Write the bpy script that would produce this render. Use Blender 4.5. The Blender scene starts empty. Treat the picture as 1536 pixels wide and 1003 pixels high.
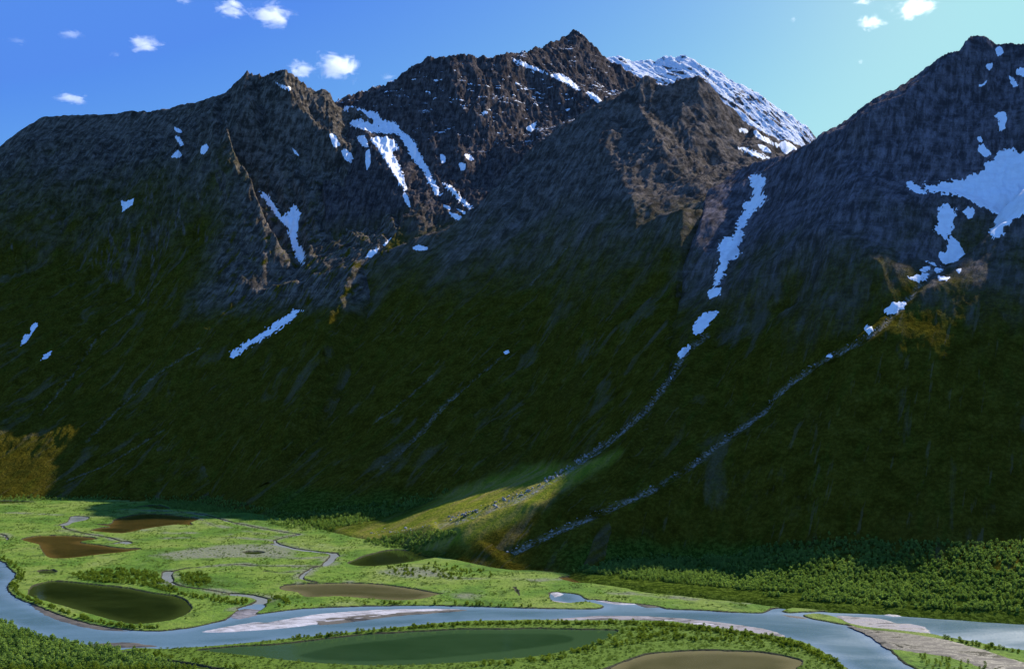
import bpy, math, random
import numpy as np
from mathutils import Vector, Matrix
from mathutils.geometry import delaunay_2d_cdt

R = math.radians
rng = np.random.default_rng(7)
random.seed(7)
sc = bpy.context.scene
COL = sc.collection

# ------------------------------------------------------------------ camera and surveying
CH = 240.0                       # camera height above the valley floor
FPX = 1493.0                     # focal length in photo pixels (35 mm lens)
PCX, PCY = 768.0, 501.5
PITCH = math.atan((590 - PCY) / FPX)
cp, sp = math.cos(PITCH), math.sin(PITCH)

def ray(px, py):
    px = np.asarray(px, float); py = np.asarray(py, float)
    x = (px - PCX) / FPX; yu = (PCY - py) / FPX
    return x, cp - yu * sp, sp + yu * cp

def at(px, py, D):
    x, y, z = ray(px, py)
    s = D / y
    return x * s, D + 0 * s, CH + z * s

def ground(px, py, z0=0.0):
    x, y, z = ray(px, py)
    s = (z0 - CH) / z
    return x * s, y * s

def project(X, Y, Z):
    dz = Z - CH
    f = Y * cp + dz * sp
    u = -Y * sp + dz * cp
    return PCX + FPX * X / f, PCY - FPX * u / f

# ------------------------------------------------------------------ noise
def _hash(ix, iy, seed):
    h = (ix.astype(np.int64) * 374761393 + iy.astype(np.int64) * 668265263 + seed * 974711) & 0xFFFFFFFF
    h = ((h ^ (h >> 13)) * 1274126177) & 0xFFFFFFFF
    return (h ^ (h >> 16)) & 0xFFFFFFFF

_GA = np.arange(256) * (2 * np.pi / 256)
_GX, _GY = np.cos(_GA).astype(np.float32), np.sin(_GA).astype(np.float32)

def perlin(x, y, seed=0):
    x0 = np.floor(x); y0 = np.floor(y)
    fx = (x - x0).astype(np.float32); fy = (y - y0).astype(np.float32)
    ix = x0.astype(np.int64); iy = y0.astype(np.int64)
    def g(dx, dy):
        k = _hash(ix + dx, iy + dy, seed) & 255
        return _GX[k] * (fx - dx) + _GY[k] * (fy - dy)
    sx = fx * fx * fx * (fx * (fx * 6 - 15) + 10); sy = fy * fy * fy * (fy * (fy * 6 - 15) + 10)
    a = g(0, 0); b = g(1, 0); c = g(0, 1); d = g(1, 1)
    return ((a + (b - a) * sx) * (1 - sy) + (c + (d - c) * sx) * sy) * 1.4

def fbm(x, y, oct=4, seed=0, gain=0.5, lac=2.03):
    t = 0; a = 1.0; n = 0
    for i in range(oct):
        t = t + a * perlin(x, y, seed + i * 17); n += a
        x = x * lac + 13.7; y = y * lac - 7.1; a *= gain
    return t / n

def ridged(x, y, oct=4, seed=0, gain=0.5, lac=2.07):
    t = 0; a = 1.0; n = 0
    for i in range(oct):
        t = t + a * (1 - 2 * np.abs(perlin(x, y, seed + i * 31))); n += a
        x = x * lac + 5.3; y = y * lac + 9.1; a *= gain
    return t / n

def smooth(e0, e1, x):
    t = np.clip((x - e0) / (e1 - e0), 0, 1)
    return t * t * (3 - 2 * t)

def blur(Z, k, axis):
    for _ in range(k):
        P = np.pad(Z, [(1, 1) if a == axis else (0, 0) for a in (0, 1)], mode='edge')
        if axis == 0: Z = (P[:-2] + 2 * P[1:-1] + P[2:]) / 4
        else: Z = (P[:, :-2] + 2 * P[:, 1:-1] + P[:, 2:]) / 4
    return Z

# ------------------------------------------------------------------ object helpers
def tag(o, label=None, cat=None, group=None, kind=None):
    if label: o['label'] = label
    if cat: o['category'] = cat
    if group: o['group'] = group
    if kind: o['kind'] = kind
    return o

def mesh_np(name, V, F, mat=None, smooth_sh=True, attrs=None, parent=None):
    """V n x 3, F m x k (k = 3 or 4) -> one linked mesh object"""
    me = bpy.data.meshes.new(name)
    V = np.ascontiguousarray(V, dtype=np.float32); F = np.ascontiguousarray(F, dtype=np.int32)
    m, k = F.shape
    me.vertices.add(len(V)); me.vertices.foreach_set('co', V.ravel())
    me.loops.add(m * k); me.loops.foreach_set('vertex_index', F.ravel())
    me.polygons.add(m)
    me.polygons.foreach_set('loop_start', np.arange(0, m * k, k, dtype=np.int32))
    me.polygons.foreach_set('loop_total', np.full(m, k, dtype=np.int32))
    me.update(calc_edges=True)
    if smooth_sh: me.polygons.foreach_set('use_smooth', np.ones(m, dtype=bool))
    for an, av in (attrs or {}).items():
        a = me.attributes.new(an, 'FLOAT', 'POINT'); a.data.foreach_set('value', np.ascontiguousarray(av, dtype=np.float32))
    if mat: me.materials.append(mat)
    o = bpy.data.objects.new(name, me); COL.objects.link(o)
    if parent: o.parent = parent
    return o

def grid_faces(nr, nc, keep=None):
    i = np.arange(nr * nc).reshape(nr, nc)
    F = np.stack([i[:-1, :-1], i[:-1, 1:], i[1:, 1:], i[1:, :-1]], -1).reshape(-1, 4)
    if keep is not None: F = F[keep.ravel()]
    return F

# ------------------------------------------------------------------ polygons
def curve(pts, closed=True, n=4):
    P = np.array(pts, float); N = len(P); out = []
    for i in range(N if closed else N - 1):
        if closed: a, b, c, d = P[i - 1], P[i], P[(i + 1) % N], P[(i + 2) % N]
        else: a, b, c, d = P[max(i - 1, 0)], P[i], P[i + 1], P[min(i + 2, N - 1)]
        for t in np.arange(n) / n:
            # blend of straight and Catmull-Rom keeps corners from overshooting
            cr = .5 * ((2 * b) + (-a + c) * t + (2 * a - 5 * b + 4 * c - d) * t * t + (-a + 3 * b - 3 * c + d) * t ** 3)
            out.append(.75 * cr + .25 * (b + (c - b) * t))
    if not closed: out.append(P[-1])
    return np.array(out)

def sdf(X, Y, P, closed=True):
    """signed distance (negative inside) of points to polygon P, or plain distance to polyline"""
    sh = X.shape; x = X.ravel().astype(np.float32); y = Y.ravel().astype(np.float32)
    d = np.full(x.shape, 1e18, np.float32); ins = np.zeros(x.shape, bool)
    N = len(P); P = P.astype(np.float32)
    for i in range(N if closed else N - 1):
        a = P[i]; b = P[(i + 1) % N]; e = b - a
        wx = x - a[0]; wy = y - a[1]
        l2 = max(float(e @ e), 1e-9)
        t = np.clip((wx * e[0] + wy * e[1]) / l2, 0, 1)
        qx = wx - e[0] * t; qy = wy - e[1] * t
        np.minimum(d, qx * qx + qy * qy, out=d)
        if closed and a[1] != b[1]:
            c = (a[1] > y) != (b[1] > y)
            ins ^= c & (x < (b[0] - a[0]) * (y - a[1]) / (b[1] - a[1]) + a[0])
    d = np.sqrt(d)
    if closed: d[ins] *= -1
    return d.reshape(sh)

# ------------------------------------------------------------------ materials
def new_mat(name):
    m = bpy.data.materials.new(name); m.use_nodes = True
    nt = m.node_tree
    b = nt.nodes['Principled BSDF']
    return m, nt, b

class NB:
    """tiny node-building helper"""
    def __init__(s, nt): s.nt = nt; s.N = nt.nodes; s.L = nt.links
    def n(s, t, **k):
        x = s.N.new(t)
        for a, v in k.items(): setattr(x, a, v)
        return x
    def pos(s): return s.n('ShaderNodeNewGeometry').outputs['Position']
    def mapping(s, v, scale=(1, 1, 1), rot=(0, 0, 0)):
        m = s.n('ShaderNodeMapping'); m.inputs['Scale'].default_value = scale; m.inputs['Rotation'].default_value = rot
        s.L.new(v, m.inputs['Vector']); return m.outputs['Vector']
    def noise(s, v, scale, detail=4, rough=.55, dist=0):
        t = s.n('ShaderNodeTexNoise'); t.inputs['Scale'].default_value = scale; t.inputs['Detail'].default_value = detail
        t.inputs['Roughness'].default_value = rough; t.inputs['Distortion'].default_value = dist
        s.L.new(v, t.inputs['Vector']); return t.outputs['Fac']
    def ramp(s, f, stops, interp='LINEAR'):
        r = s.n('ShaderNodeValToRGB'); r.color_ramp.interpolation = interp
        e = r.color_ramp.elements
        while len(e) < len(stops): e.new(.5)
        for i, (p, c) in enumerate(stops):
            e[i].position = p; e[i].color = (*c, 1) if not np.isscalar(c) else (c, c, c, 1)
        s.L.new(f, r.inputs['Fac']); return r.outputs['Color']
    def mix(s, f, a, b, mode='MIX'):
        m = s.n('ShaderNodeMix', data_type='RGBA', blend_type=mode)
        for sock, v in ((m.inputs[0], f), (m.inputs[6], a), (m.inputs[7], b)):
            if isinstance(v, (int, float)): sock.default_value = v
            elif isinstance(v, tuple): sock.default_value = (*v, 1)
            else: s.L.new(v, sock)
        return m.outputs[2]
    def math(s, op, a, b=None, clamp=False):
        m = s.n('ShaderNodeMath', operation=op, use_clamp=clamp)
        for sock, v in ((m.inputs[0], a), (m.inputs[1], b)):
            if v is None: continue
            if isinstance(v, (int, float)): sock.default_value = v
            else: s.L.new(v, sock)
        return m.outputs[0]
    def maprange(s, f, a, b, c=0, d=1):
        m = s.n('ShaderNodeMapRange', interpolation_type='SMOOTHSTEP')
        s.L.new(f, m.inputs[0])
        for i, v in enumerate((a, b, c, d)): m.inputs[i + 1].default_value = v
        return m.outputs[0]
    def attr(s, name): return s.n('ShaderNodeAttribute', attribute_name=name).outputs['Fac']
    def bump(s, h, dist, strength=1.0):
        b = s.n('ShaderNodeBump'); b.inputs['Strength'].default_value = strength; b.inputs['Distance'].default_value = dist
        s.L.new(h, b.inputs['Height']); return b.outputs['Normal']

def mountain_mat(name, rock_a, rock_b, veg_top, veg_fade, flow_rot, dust=0.0, veg=1.0, snowcover=0.0):
    m, nt, b = new_mat(name); k = NB(nt)
    P = k.pos()
    sep = k.n('ShaderNodeSeparateXYZ'); k.L.new(P, sep.inputs[0])
    nrm = k.n('ShaderNodeSeparateXYZ'); k.L.new(k.n('ShaderNodeNewGeometry').outputs['Normal'], nrm.inputs[0])
    flow = k.mapping(k.mapping(P, rot=(0, 0, flow_rot)), scale=(1, .22, .35))      # streaks that run down the slope
    n_big = k.noise(P, .006, 5, .6)
    n_mid = k.noise(P, .035, 6, .62)
    n_fine = k.noise(P, .22, 5, .65)
    n_flow = k.noise(flow, .05, 6, .6, .3)
    n_scree = k.noise(flow, .016, 5, .6, .6)
    rock = k.mix(k.maprange(n_mid, .35, .65), rock_a, rock_b)
    rock = k.mix(k.math('MULTIPLY', k.maprange(n_fine, .3, .7), .5), rock, tuple(c * .45 for c in rock_a))
    crack = k.noise(k.mapping(k.mapping(P, rot=(0, 0, flow_rot)), scale=(1, .14, .2)), .10, 7, .68, .1)
    rock = k.mix(k.math('MULTIPLY', k.maprange(crack, .53, .40), .8), rock, tuple(c * .5 for c in rock_a))
    rock = k.mix(k.math('MULTIPLY', k.maprange(crack, .54, .66), .5), rock, tuple(c * 1.35 for c in rock_b))
    strata = k.noise(k.mapping(P, scale=(.15, .15, 1.0), rot=(.12, .06, 0)), .05, 4, .7, .4)
    rock = k.mix(k.math('MULTIPLY', k.maprange(strata, .5, .66), .22), rock, tuple(c * 1.35 for c in rock_b))
    heath = k.ramp(n_mid, [(.25, (.046, .036, .004)), (.45, (.080, .066, .007)), (.6, (.105, .088, .010)), (.78, (.135, .112, .018))])
    heath = k.mix(k.math('MULTIPLY', k.maprange(n_big, .5, .68), .5), heath, (.088, .070, .010))
    heath = k.mix(k.math('MULTIPLY', k.maprange(n_flow, .5, .72), .5), heath, (.072, .092, .010))
    sp_ = k.noise(P, .16, 6, .75); heath = k.mix(k.maprange(sp_, .60, .42), heath, k.mix(1.0, heath, (.62, .63, .6), 'MULTIPLY'))
    heath = k.mix(k.maprange(sp_, .56, .70), heath, k.mix(1.0, heath, (1.28, 1.32, 1.25), 'MULTIPLY'))
    scree = k.mix(k.maprange(n_fine, .3, .7), (.085, .075, .040), (.165, .140, .085))
    heath = k.mix(k.math('MULTIPLY', k.maprange(n_scree, .56, .68), .5), heath, scree)
    heath = k.mix(k.math('MULTIPLY', k.maprange(k.noise(k.mapping(k.mapping(P, rot=(0, 0, flow_rot)), scale=(1, .07, .12)), .11, 5, .65, .1), .60, .68), .32), heath, (.16, .13, .075))
    h = k.math('ADD', sep.outputs[2], k.math('MULTIPLY', k.math('SUBTRACT', n_scree, .5), veg_fade * 2.2))
    h = k.math('ADD', h, k.math('MULTIPLY', k.math('SUBTRACT', n_big, .5), veg_fade * 1.6))
    vmask = k.math('MULTIPLY', k.maprange(h, veg_top - veg_fade, veg_top + veg_fade, 1, 0), veg)
    vmask = k.math('MULTIPLY', vmask, k.math('SUBTRACT', 1.0, k.math('MULTIPLY', k.attr('bare'), k.maprange(n_flow, .34, .5))))
    vmask = k.math('MULTIPLY', vmask, k.maprange(nrm.outputs[2], .30, .52))
    col = k.mix(vmask, rock, heath)
    # pale gravel along the eroded runnels and fan
    fan = k.attr('fan')
    fcol = k.ramp(n_flow, [(.3, (.12, .165, .014)), (.45, (.19, .205, .022)), (.58, (.26, .22, .05)), (.75, (.22, .19, .10))])
    fcol = k.mix(k.math('MULTIPLY', k.maprange(n_fine, .45, .65), .6), fcol, (.06, .10, .02))
    col = k.mix(fan, col, fcol)
    gcol = k.mix(n_mid, (.050, .085, .008), (.110, .150, .022)); gcol = k.mix(k.maprange(sp_, .58, .44), gcol, k.mix(1.0, gcol, (.35, .4, .35), 'MULTIPLY'))
    col = k.mix(k.attr('green'), col, gcol)
    run = k.math('MULTIPLY', k.attr('runnel'), k.math('MULTIPLY', k.maprange(n_fine, .4, .62), k.maprange(n_mid, .36, .56)))
    col = k.mix(run, col, (.34, .31, .27))
    if dust or snowcover:
        sn = k.noise(k.mapping(P, scale=(.5, 1, 2.2)), .018, 7, .68, .5)
        up = k.math('MULTIPLY', k.math('SUBTRACT', nrm.outputs[2], .62), .5)
        if snowcover:
            fl = k.noise(k.mapping(k.mapping(P, rot=(0, 0, flow_rot)), scale=(1, .3, .3)), .02, 7, .7, .6)
            msk = k.maprange(k.math('ADD', k.math('ADD', fl, up), -snowcover), -.02, .05)
        else:
            msk = k.maprange(k.math('ADD', k.math('ADD', sn, up), -dust), .0, .05)
            msk = k.math('MULTIPLY', msk, k.maprange(sep.outputs[2], 1050, 1350))
        col = k.mix(msk, col, (.80, .82, .86))
    k.L.new(col, b.inputs['Base Color'])
    b.inputs['Roughness'].default_value = 1.0; b.inputs['Specular IOR Level'].default_value = 0.0
    hgt = k.math('ADD', k.math('ADD', k.math('MULTIPLY', n_fine, .6), k.math('MULTIPLY', crack, 1.1)), k.math('ADD', n_flow, k.math('MULTIPLY', n_mid, 1.2)))
    k.L.new(k.bump(hgt, 7.0, .9), b.inputs['Normal'])
    return m

def plain_mat(name, cols, scale, rough=.9, spec=.2, bump=0, detail=5, extra=None):
    m, nt, b = new_mat(name); k = NB(nt); P = k.pos()
    n = k.noise(P, scale, detail, .6)
    c = k.ramp(n, [(.25 + .5 * i / max(1, len(cols) - 1), c) for i, c in enumerate(cols)])
    k.L.new(c, b.inputs['Base Color']); b.inputs['Roughness'].default_value = rough; b.inputs['Specular IOR Level'].default_value = spec
    if bump: k.L.new(k.bump(n, bump), b.inputs['Normal'])
    return m

def water_mat(name, shallow, deep, rough, wave=.25, spec=.5, ripple=.05):
    m, nt, b = new_mat(name); k = NB(nt); P = k.pos()
    n = k.noise(k.mapping(P, scale=(.4, 1, 1)), .012, 4, .55, .8)
    n2 = k.noise(P, .05, 3, .5)
    f = k.math('ADD', k.math('MULTIPLY', n, .75), k.math('MULTIPLY', n2, .25))
    c = k.mix(k.math('MULTIPLY', k.attr('deep'), k.maprange(f, .66, .30, .55, 1.0)), shallow, deep)
    k.L.new(c, b.inputs['Base Color'])
    rr = k.maprange(n, .35, .65, rough * .75, min(1, rough * 1.3)); k.L.new(rr, b.inputs['Roughness'])
    b.inputs['IOR'].default_value = 1.33; b.inputs['Specular IOR Level'].default_value = spec
    w = k.noise(P, .35, 4, .6); k.L.new(k.bump(w, wave, ripple * 10), b.inputs['Normal'])
    return m

MAT = {}
MAT['left'] = mountain_mat('dark_rock_left', (.066, .056, .042), (.215, .178, .140), 950, 320, R(22))
MAT['central'] = mountain_mat('dark_rock_central', (.064, .053, .048), (.155, .125, .110), 760, 120, R(5), dust=.67)
MAT['mid'] = mountain_mat('brown_rock_middle', (.086, .073, .060), (.205, .170, .145), 640, 220, R(38))
MAT['far'] = mountain_mat('snowy_rock_far', (.10, .08, .07), (.20, .16, .13), -100, 50, R(-35), snowcover=.475, veg=0)
MAT['right'] = mountain_mat('violet_rock_right', (.090, .078, .078), (.205, .175, .182), 500, 190, R(32))
def snow_mat():
    m, nt, b = new_mat('old_snow'); k = NB(nt); P = k.pos()
    n = k.noise(P, .05, 6, .6); n2 = k.noise(P, .3, 4, .6)
    c = k.mix(k.maprange(n, .38, .70), (.88, .89, .90), (.78, .78, .79))
    k.L.new(c, b.inputs['Base Color']); b.inputs['Roughness'].default_value = .8; b.inputs['Specular IOR Level'].default_value = .2
    k.L.new(k.bump(n2, 1.5, .6), b.inputs['Normal'])
    return m
MAT['snow'] = snow_mat()

# ------------------------------------------------------------------ sun and sky
SUN_AZ, SUN_EL = R(43), R(36)          # azimuth measured from the view axis (+Y) towards +X

# ------------------------------------------------------------------ terrain by triangulated survey points
class Survey:
    def __init__(s): s.v = []; s.e = []
    def add(s, p): s.v.append(p); return len(s.v) - 1
    remap = None
    def line(s, pts, link=True):
        if s.remap: pts = [(a, b, s.remap(a, b, d)) for a, b, d in pts]
        ids = [s.add(at(*p)) for p in pts]
        if link: s.e += list(zip(ids[:-1], ids[1:]))
        return ids
    def pts(s, pts): return s.line(pts, False)
    def world(s, pts, link=False):
        ids = [s.add(tuple(map(float, p))) for p in pts]
        if link: s.e += list(zip(ids[:-1], ids[1:]))
        return ids
    def back(s, ids, dy=700, dz=520, dx=0):
        """hidden far side of a crest"""
        for i in ids:
            x, y, z = s.v[i]; s.add((float(x) * (1 + dy / y) + dx, float(y) + dy, float(z) - dz))

class Grid:
    def __init__(g, u0, u1, du, Drows):
        g.u = np.arange(u0, u1 + .001, du); g.D = np.asarray(Drows, float)
        g.nr, g.nc = len(g.D), len(g.u)
        g.K = (g.u - PCX) / (FPX * cp)
        g.X = g.D[:, None] * g.K[None, :] ; g.Y = np.repeat(g.D[:, None], g.nc, 1)
        g.Z = np.zeros_like(g.X)
    def interp(g, sv):
        V2 = [Vector((float(p[0]), float(p[1]))) for p in sv.v]
        r = delaunay_2d_cdt(V2, sv.e, [], 0, 1e-3)
        vo, fo, orig = r[0], r[2], r[3]
        z = []
        for i, o in enumerate(orig):
            z.append(float(sv.v[o[0]][2]) if o else None)
        known = [(vo[i], z[i]) for i in range(len(vo)) if z[i] is not None]
        for i in range(len(vo)):           # crossing constraint lines make extra points
            if z[i] is None:
                dd = sorted((((vo[i] - q).length, zz) for q, zz in known), key=lambda t: t[0])[:2]
                w = [1 / (d + 1e-6) for d, _ in dd]; z[i] = sum(a * b[1] for a, b in zip(w, dd)) / sum(w)
        W = fbm(g.X / 160, g.Y / 160, 3, 91) * g.warp
        W2 = fbm(g.X / 160 + 40, g.Y / 160, 3, 47) * g.warp * .5
        PX, PY = g.X + W2, g.Y + W
        Z = np.full(g.X.shape, -60.0)
        for f in fo:
            a, b, c = [np.array((vo[i].x, vo[i].y)) for i in f]
            za, zb, zc = [z[i] for i in f]
            ks = [q[0] / q[1] for q in (a, b, c)]; ys = [q[1] for q in (a, b, c)]
            m = g.warp * 1.5
            c0 = np.searchsorted(g.K, min(ks) - m / min(ys)); c1 = np.searchsorted(g.K, max(ks) + m / min(ys))
            r0 = np.searchsorted(g.D, min(ys) - m); r1 = np.searchsorted(g.D, max(ys) + m)
            if c1 <= c0 or r1 <= r0: continue
            x = PX[r0:r1, c0:c1]; y = PY[r0:r1, c0:c1]
            det = (b[1] - c[1]) * (a[0] - c[0]) + (c[0] - b[0]) * (a[1] - c[1])
            if abs(det) < 1e-9: continue
            l1 = ((b[1] - c[1]) * (x - c[0]) + (c[0] - b[0]) * (y - c[1])) / det
            l2 = ((c[1] - a[1]) * (x - c[0]) + (a[0] - c[0]) * (y - c[1])) / det
            l3 = 1 - l1 - l2
            ok = (l1 >= -1e-6) & (l2 >= -1e-6) & (l3 >= -1e-6)
            sub = Z[r0:r1, c0:c1]; sub[ok] = (l1 * za + l2 * zb + l3 * zc)[ok]
        g.Z = Z
    warp = 22.0
    def project(g):
        g.px, g.py = project(g.X, g.Y, g.Z)
        run = np.minimum.accumulate(g.py, axis=0)
        g.vis = g.py <= run + 2.0
    def sample(g, x, y):
        """height at world positions"""
        k = x / y
        ci = np.clip(np.interp(k, g.K, np.arange(g.nc)), 0, g.nc - 1.001); ri = np.clip(np.interp(y, g.D, np.arange(g.nr)), 0, g.nr - 1.001)
        c = ci.astype(int); r = ri.astype(int); fc = ci - c; fr = ri - r
        Z = g.Z
        return (Z[r, c] * (1 - fc) + Z[r, c + 1] * fc) * (1 - fr) + (Z[r + 1, c] * (1 - fc) + Z[r + 1, c + 1] * fc) * fr
    def verts(g): return np.stack([g.X, g.Y, g.Z], -1).reshape(-1, 3)

def rows(*segs):
    out = []
    for a, b, st in segs: out.append(np.arange(a, b, st))
    out.append(np.array([segs[-1][1]])); return np.concatenate(out)

def te(py): return float(ray(PCX, py)[2] / ray(PCX, py)[1])
def S(px, py, D0, z0, grad, off=0.0):
    """survey point seen at (px, py) on a slope that starts at depth D0, height z0 with the given gradient"""
    return (px, py, (CH - z0 + grad * D0) / (grad - te(py)) + off)

def relief(g, az, lam, amp, rock, z_lo, z_hi, seed, low_amp=5.0, calm=1.0):
    """erosion: gullies that run down the slope, crags high up, hummocks low down"""
    X, Y, Z = g.X, g.Y, g.Z
    ca, sa = math.cos(az), math.sin(az)
    wx = fbm(X / 300, Y / 300, 3, seed + 5) * lam * .5
    s = X * sa + Y * ca; c = X * ca - Y * sa + wx
    hi = smooth(z_lo, z_hi, Z)
    fl = ridged(c / lam, s / (lam * 3.4), 5, seed, .58)
    fl2 = ridged(c / (lam * .32), s / (lam * .9), 4, seed + 60, .6)
    n1 = fbm(c / 40, s / 150, 4, seed + 80, .55)
    n2 = ridged(c / 17, s / 70, 3, seed + 90, .6)
    n3 = fbm(c / 9, s / 17, 2, seed + 95)
    up = smooth(5, 160, Z)
    dz = calm * hi * (1.35 * amp * (fl - .35) + amp * .5 * fl2 + rock * (1.0 * n1 + .8 * n2 + .5 * n3))
    dz = dz + up * (1 - hi) * (low_amp * fl + low_amp * .9 * fl2 + low_amp * .7 * n1 + .8 * n3) + (1 - up) * .8 * n1
    g.Z = Z + dz

def carve(g, poly, width, depth):
    """a runnel worn along a traced line; returns the bed mask"""
    P = curve(poly, False, 4)
    x0, x1, y0, y1 = P[:, 0].min() - 40, P[:, 0].max() + 40, P[:, 1].min() - 40, P[:, 1].max() + 40
    m = (g.px > x0) & (g.px < x1) & (g.py > y0) & (g.py < y1) & g.vis
    d = np.full(g.px.shape, 1e3)
    if m.any(): d[m] = sdf(g.px[m] + 3 * perlin(g.X[m] / 14, g.Y[m] / 14, 5), g.py[m], P, False) * g.Y[m] / FPX
    g.Z -= depth * np.exp(-(d / width) ** 2)
    return np.exp(-(d / (width * .38)) ** 2)

GR = {}
# ---- left mountain
def build_left():
    s = Survey()
    crest = s.line([(-330, 330, 3700), (-200, 300, 3800), (-90, 262, 3900), (0, 222, 3950), (30, 197, 3980), (62, 174, 4000), (100, 171, 4000), (140, 168, 4000),
                    (200, 165, 4000), (216, 163, 4000), (222, 167, 4000), (270, 158, 3980), (300, 152, 3950), (330, 146, 3920), (350, 129, 3880), (372, 111, 3850), (384, 117, 3850),
                    (398, 115, 3850), (412, 119, 3860), (430, 110, 3880), (442, 125, 3890), (465, 137, 3900), (490, 146, 3920), (525, 160, 3960)])
    s.back(crest)
    o1, o2, o3 = -66, 88, 85
    b = ()
    def S(px, py, off=0.0):
        a = np.interp(py, [110, 220, 300, 400, 480], [3850, 3560, 3330, 3080, 2870]); c = np.interp(py, [110, 150, 200, 250, 300, 350, 400, 425, 440], [3820, 3720, 3610, 3500, 3375, 3230, 3085, 2990, 2940])
        t = np.clip((px - 300) / 110, 0, 1.1)
        return (px, py, a * (1 - t) + c * t + off)
    s.line([crest_p for crest_p in [S(372, 150, o1), S(342, 190, o1), S(350, 233, o1), S(375, 270, o1), S(390, 310, o1), S(410, 350, -40), S(438, 398, 15)]])
    s.line([S(395, 160, o2), S(393, 200, o2), S(400, 240, o2), S(410, 290, o2), S(430, 330, o2), S(452, 390, o2), (457, 425, 2905)])
    s.line([S(310, 190, o1), S(320, 215, o1), S(326, 245, o1), S(336, 270, o1), S(349, 310, o1), S(370, 353, -40), S(390, 375, -15), S(397, 405, -5), S(385, 440, 25)])
    s.line([S(338, 225, o2), S(345, 255, o2), S(365, 295, o2), S(382, 335, o2), S(412, 382, o2), S(438, 420, 35)])
    s.line([S(428, 135, -20), S(455, 160, o3), S(478, 200, o3), S(470, 260, o3), S(462, 310, o3), S(458, 350, o3), S(466, 395, -20)])
    s.line([S(485, 260, 115), S(490, 310, 105), S(500, 360, 70), (530, 400, 2900)])
    s.line([S(492, 205, 70), S(512, 255, 110), S(530, 300, 130), S(546, 340, 140), (560, 372, 3010)])
    s.line([(520, 172, 3960), S(540, 240, 165), S(572, 310, 150), (592, 352, 3090), (570, 378, 2980), (530, 402, 2915), (457, 430, 2890), (440, 468, 2830), (345, 543, 2700), (250, 608, 2600)])
    s.pts([(300, 480, 2880), (300, 400, 3090), (285, 300, 3350), (280, 220, 3580), (240, 480, 2930), (240, 380, 3220)])
    s.pts([(0, 600, 2711), (0, 400, 3345), (0, 300, 3620), (100, 600, 2740), (100, 400, 3370), (100, 280, 3680), (190, 600, 2690), (190, 440, 3190), (200, 280, 3660),
           (-150, 600, 2700), (-150, 420, 3300), (-330, 560, 2750), (-330, 430, 3300)])
    s.line([(-330, 742, 2360), (-100, 744, 2325), (0, 746, 2297), (100, 744, 2320), (200, 747, 2282), (300, 752, 2212), (390, 762, 2085)])
    s.world([(-2400, 2100, -40), (-1700, 2150, -40), (-1200, 2150, -40), (-800, 2130, -40), (-300, 2000, -60), (100, 2500, 100), (250, 3000, 300), (100, 3600, 700)])
    g = Grid(-300, 640, 1.4, rows((2140, 3980, 4.2), (3980, 4800, 26)))
    g.interp(s); g.Z = blur(blur(g.Z, 2, 0), 2, 1)
    relief(g, R(-12), 115, 32, 8, 480, 900, 3, 7, 1 - .75 * smooth(3780, 3960, g.Y) * smooth(-980, -1120, g.X))
    g.Z -= 30 * smooth(4200, 4700, g.Y)
    return g

def build_central():
    s = Survey()
    s.remap = lambda px, py, d: d if d <= 2960 else 2960 + (d - 2960) * np.interp(px, [520, 575, 640], [1.0, 1.17, 1.24])
    crest = s.line([(470, 170, 4000), (520, 156, 3980), (545, 145, 3990), (575, 130, 4000), (610, 108, 4000), (640, 93, 4000), (660, 88, 4000), (700, 86, 4020), (740, 87, 4060), (770, 88, 4120),
                    (785, 83, 4200), (800, 78, 4260), (830, 62, 4380), (852, 53, 4480), (862, 49, 4500), (874, 54, 4490), (885, 65, 4480), (905, 85, 4460), (935, 106, 4440), (960, 120, 4420), (1010, 150, 4400), (1120, 210, 4300)])
    s.back(crest, 600, 420)
    s.line([(770, 92, 4100), (826, 116, 4080), (871, 138, 4000), (906, 158, 3900), (930, 180, 3780)])
    s.line([(672, 100, 3960), (676, 125, 3880), (690, 150, 3800), (720, 185, 3700)])
    s.line([(540, 172, 3880), (575, 195, 3760), (600, 205, 3720), (625, 240, 3560), (655, 290, 3320), (680, 330, 3080)])
    s.pts([(560, 215, 3640), (590, 250, 3510), (612, 300, 3290), (600, 345, 3090), (740, 150, 3850), (800, 150, 3960), (860, 120, 4180),
           (650, 160, 3790), (690, 230, 3540), (740, 220, 3600), (740, 280, 3300), (700, 300, 3220), (800, 200, 3740), (850, 190, 3800), (640, 220, 3600)])
    s.line([(560, 395, 2900), (615, 372, 2960), (650, 358, 2960), (690, 338, 2990), (740, 300, 3080), (790, 245, 3300), (900, 180, 3500), (1000, 200, 3700), (1150, 260, 3900)])
    s.world([(-500, 2800, 350), (-200, 2780, 400), (100, 2800, 450), (400, 3000, 450), (900, 3500, 700)])
    g = Grid(455, 1150, 1.4, rows((2780, 4960, 5.2), (4960, 5600, 30)))
    g.interp(s); g.Z = blur(blur(g.Z, 2, 0), 2, 1)
    relief(g, R(-5), 110, 20, 8, 500, 850, 23)
    return g

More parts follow.
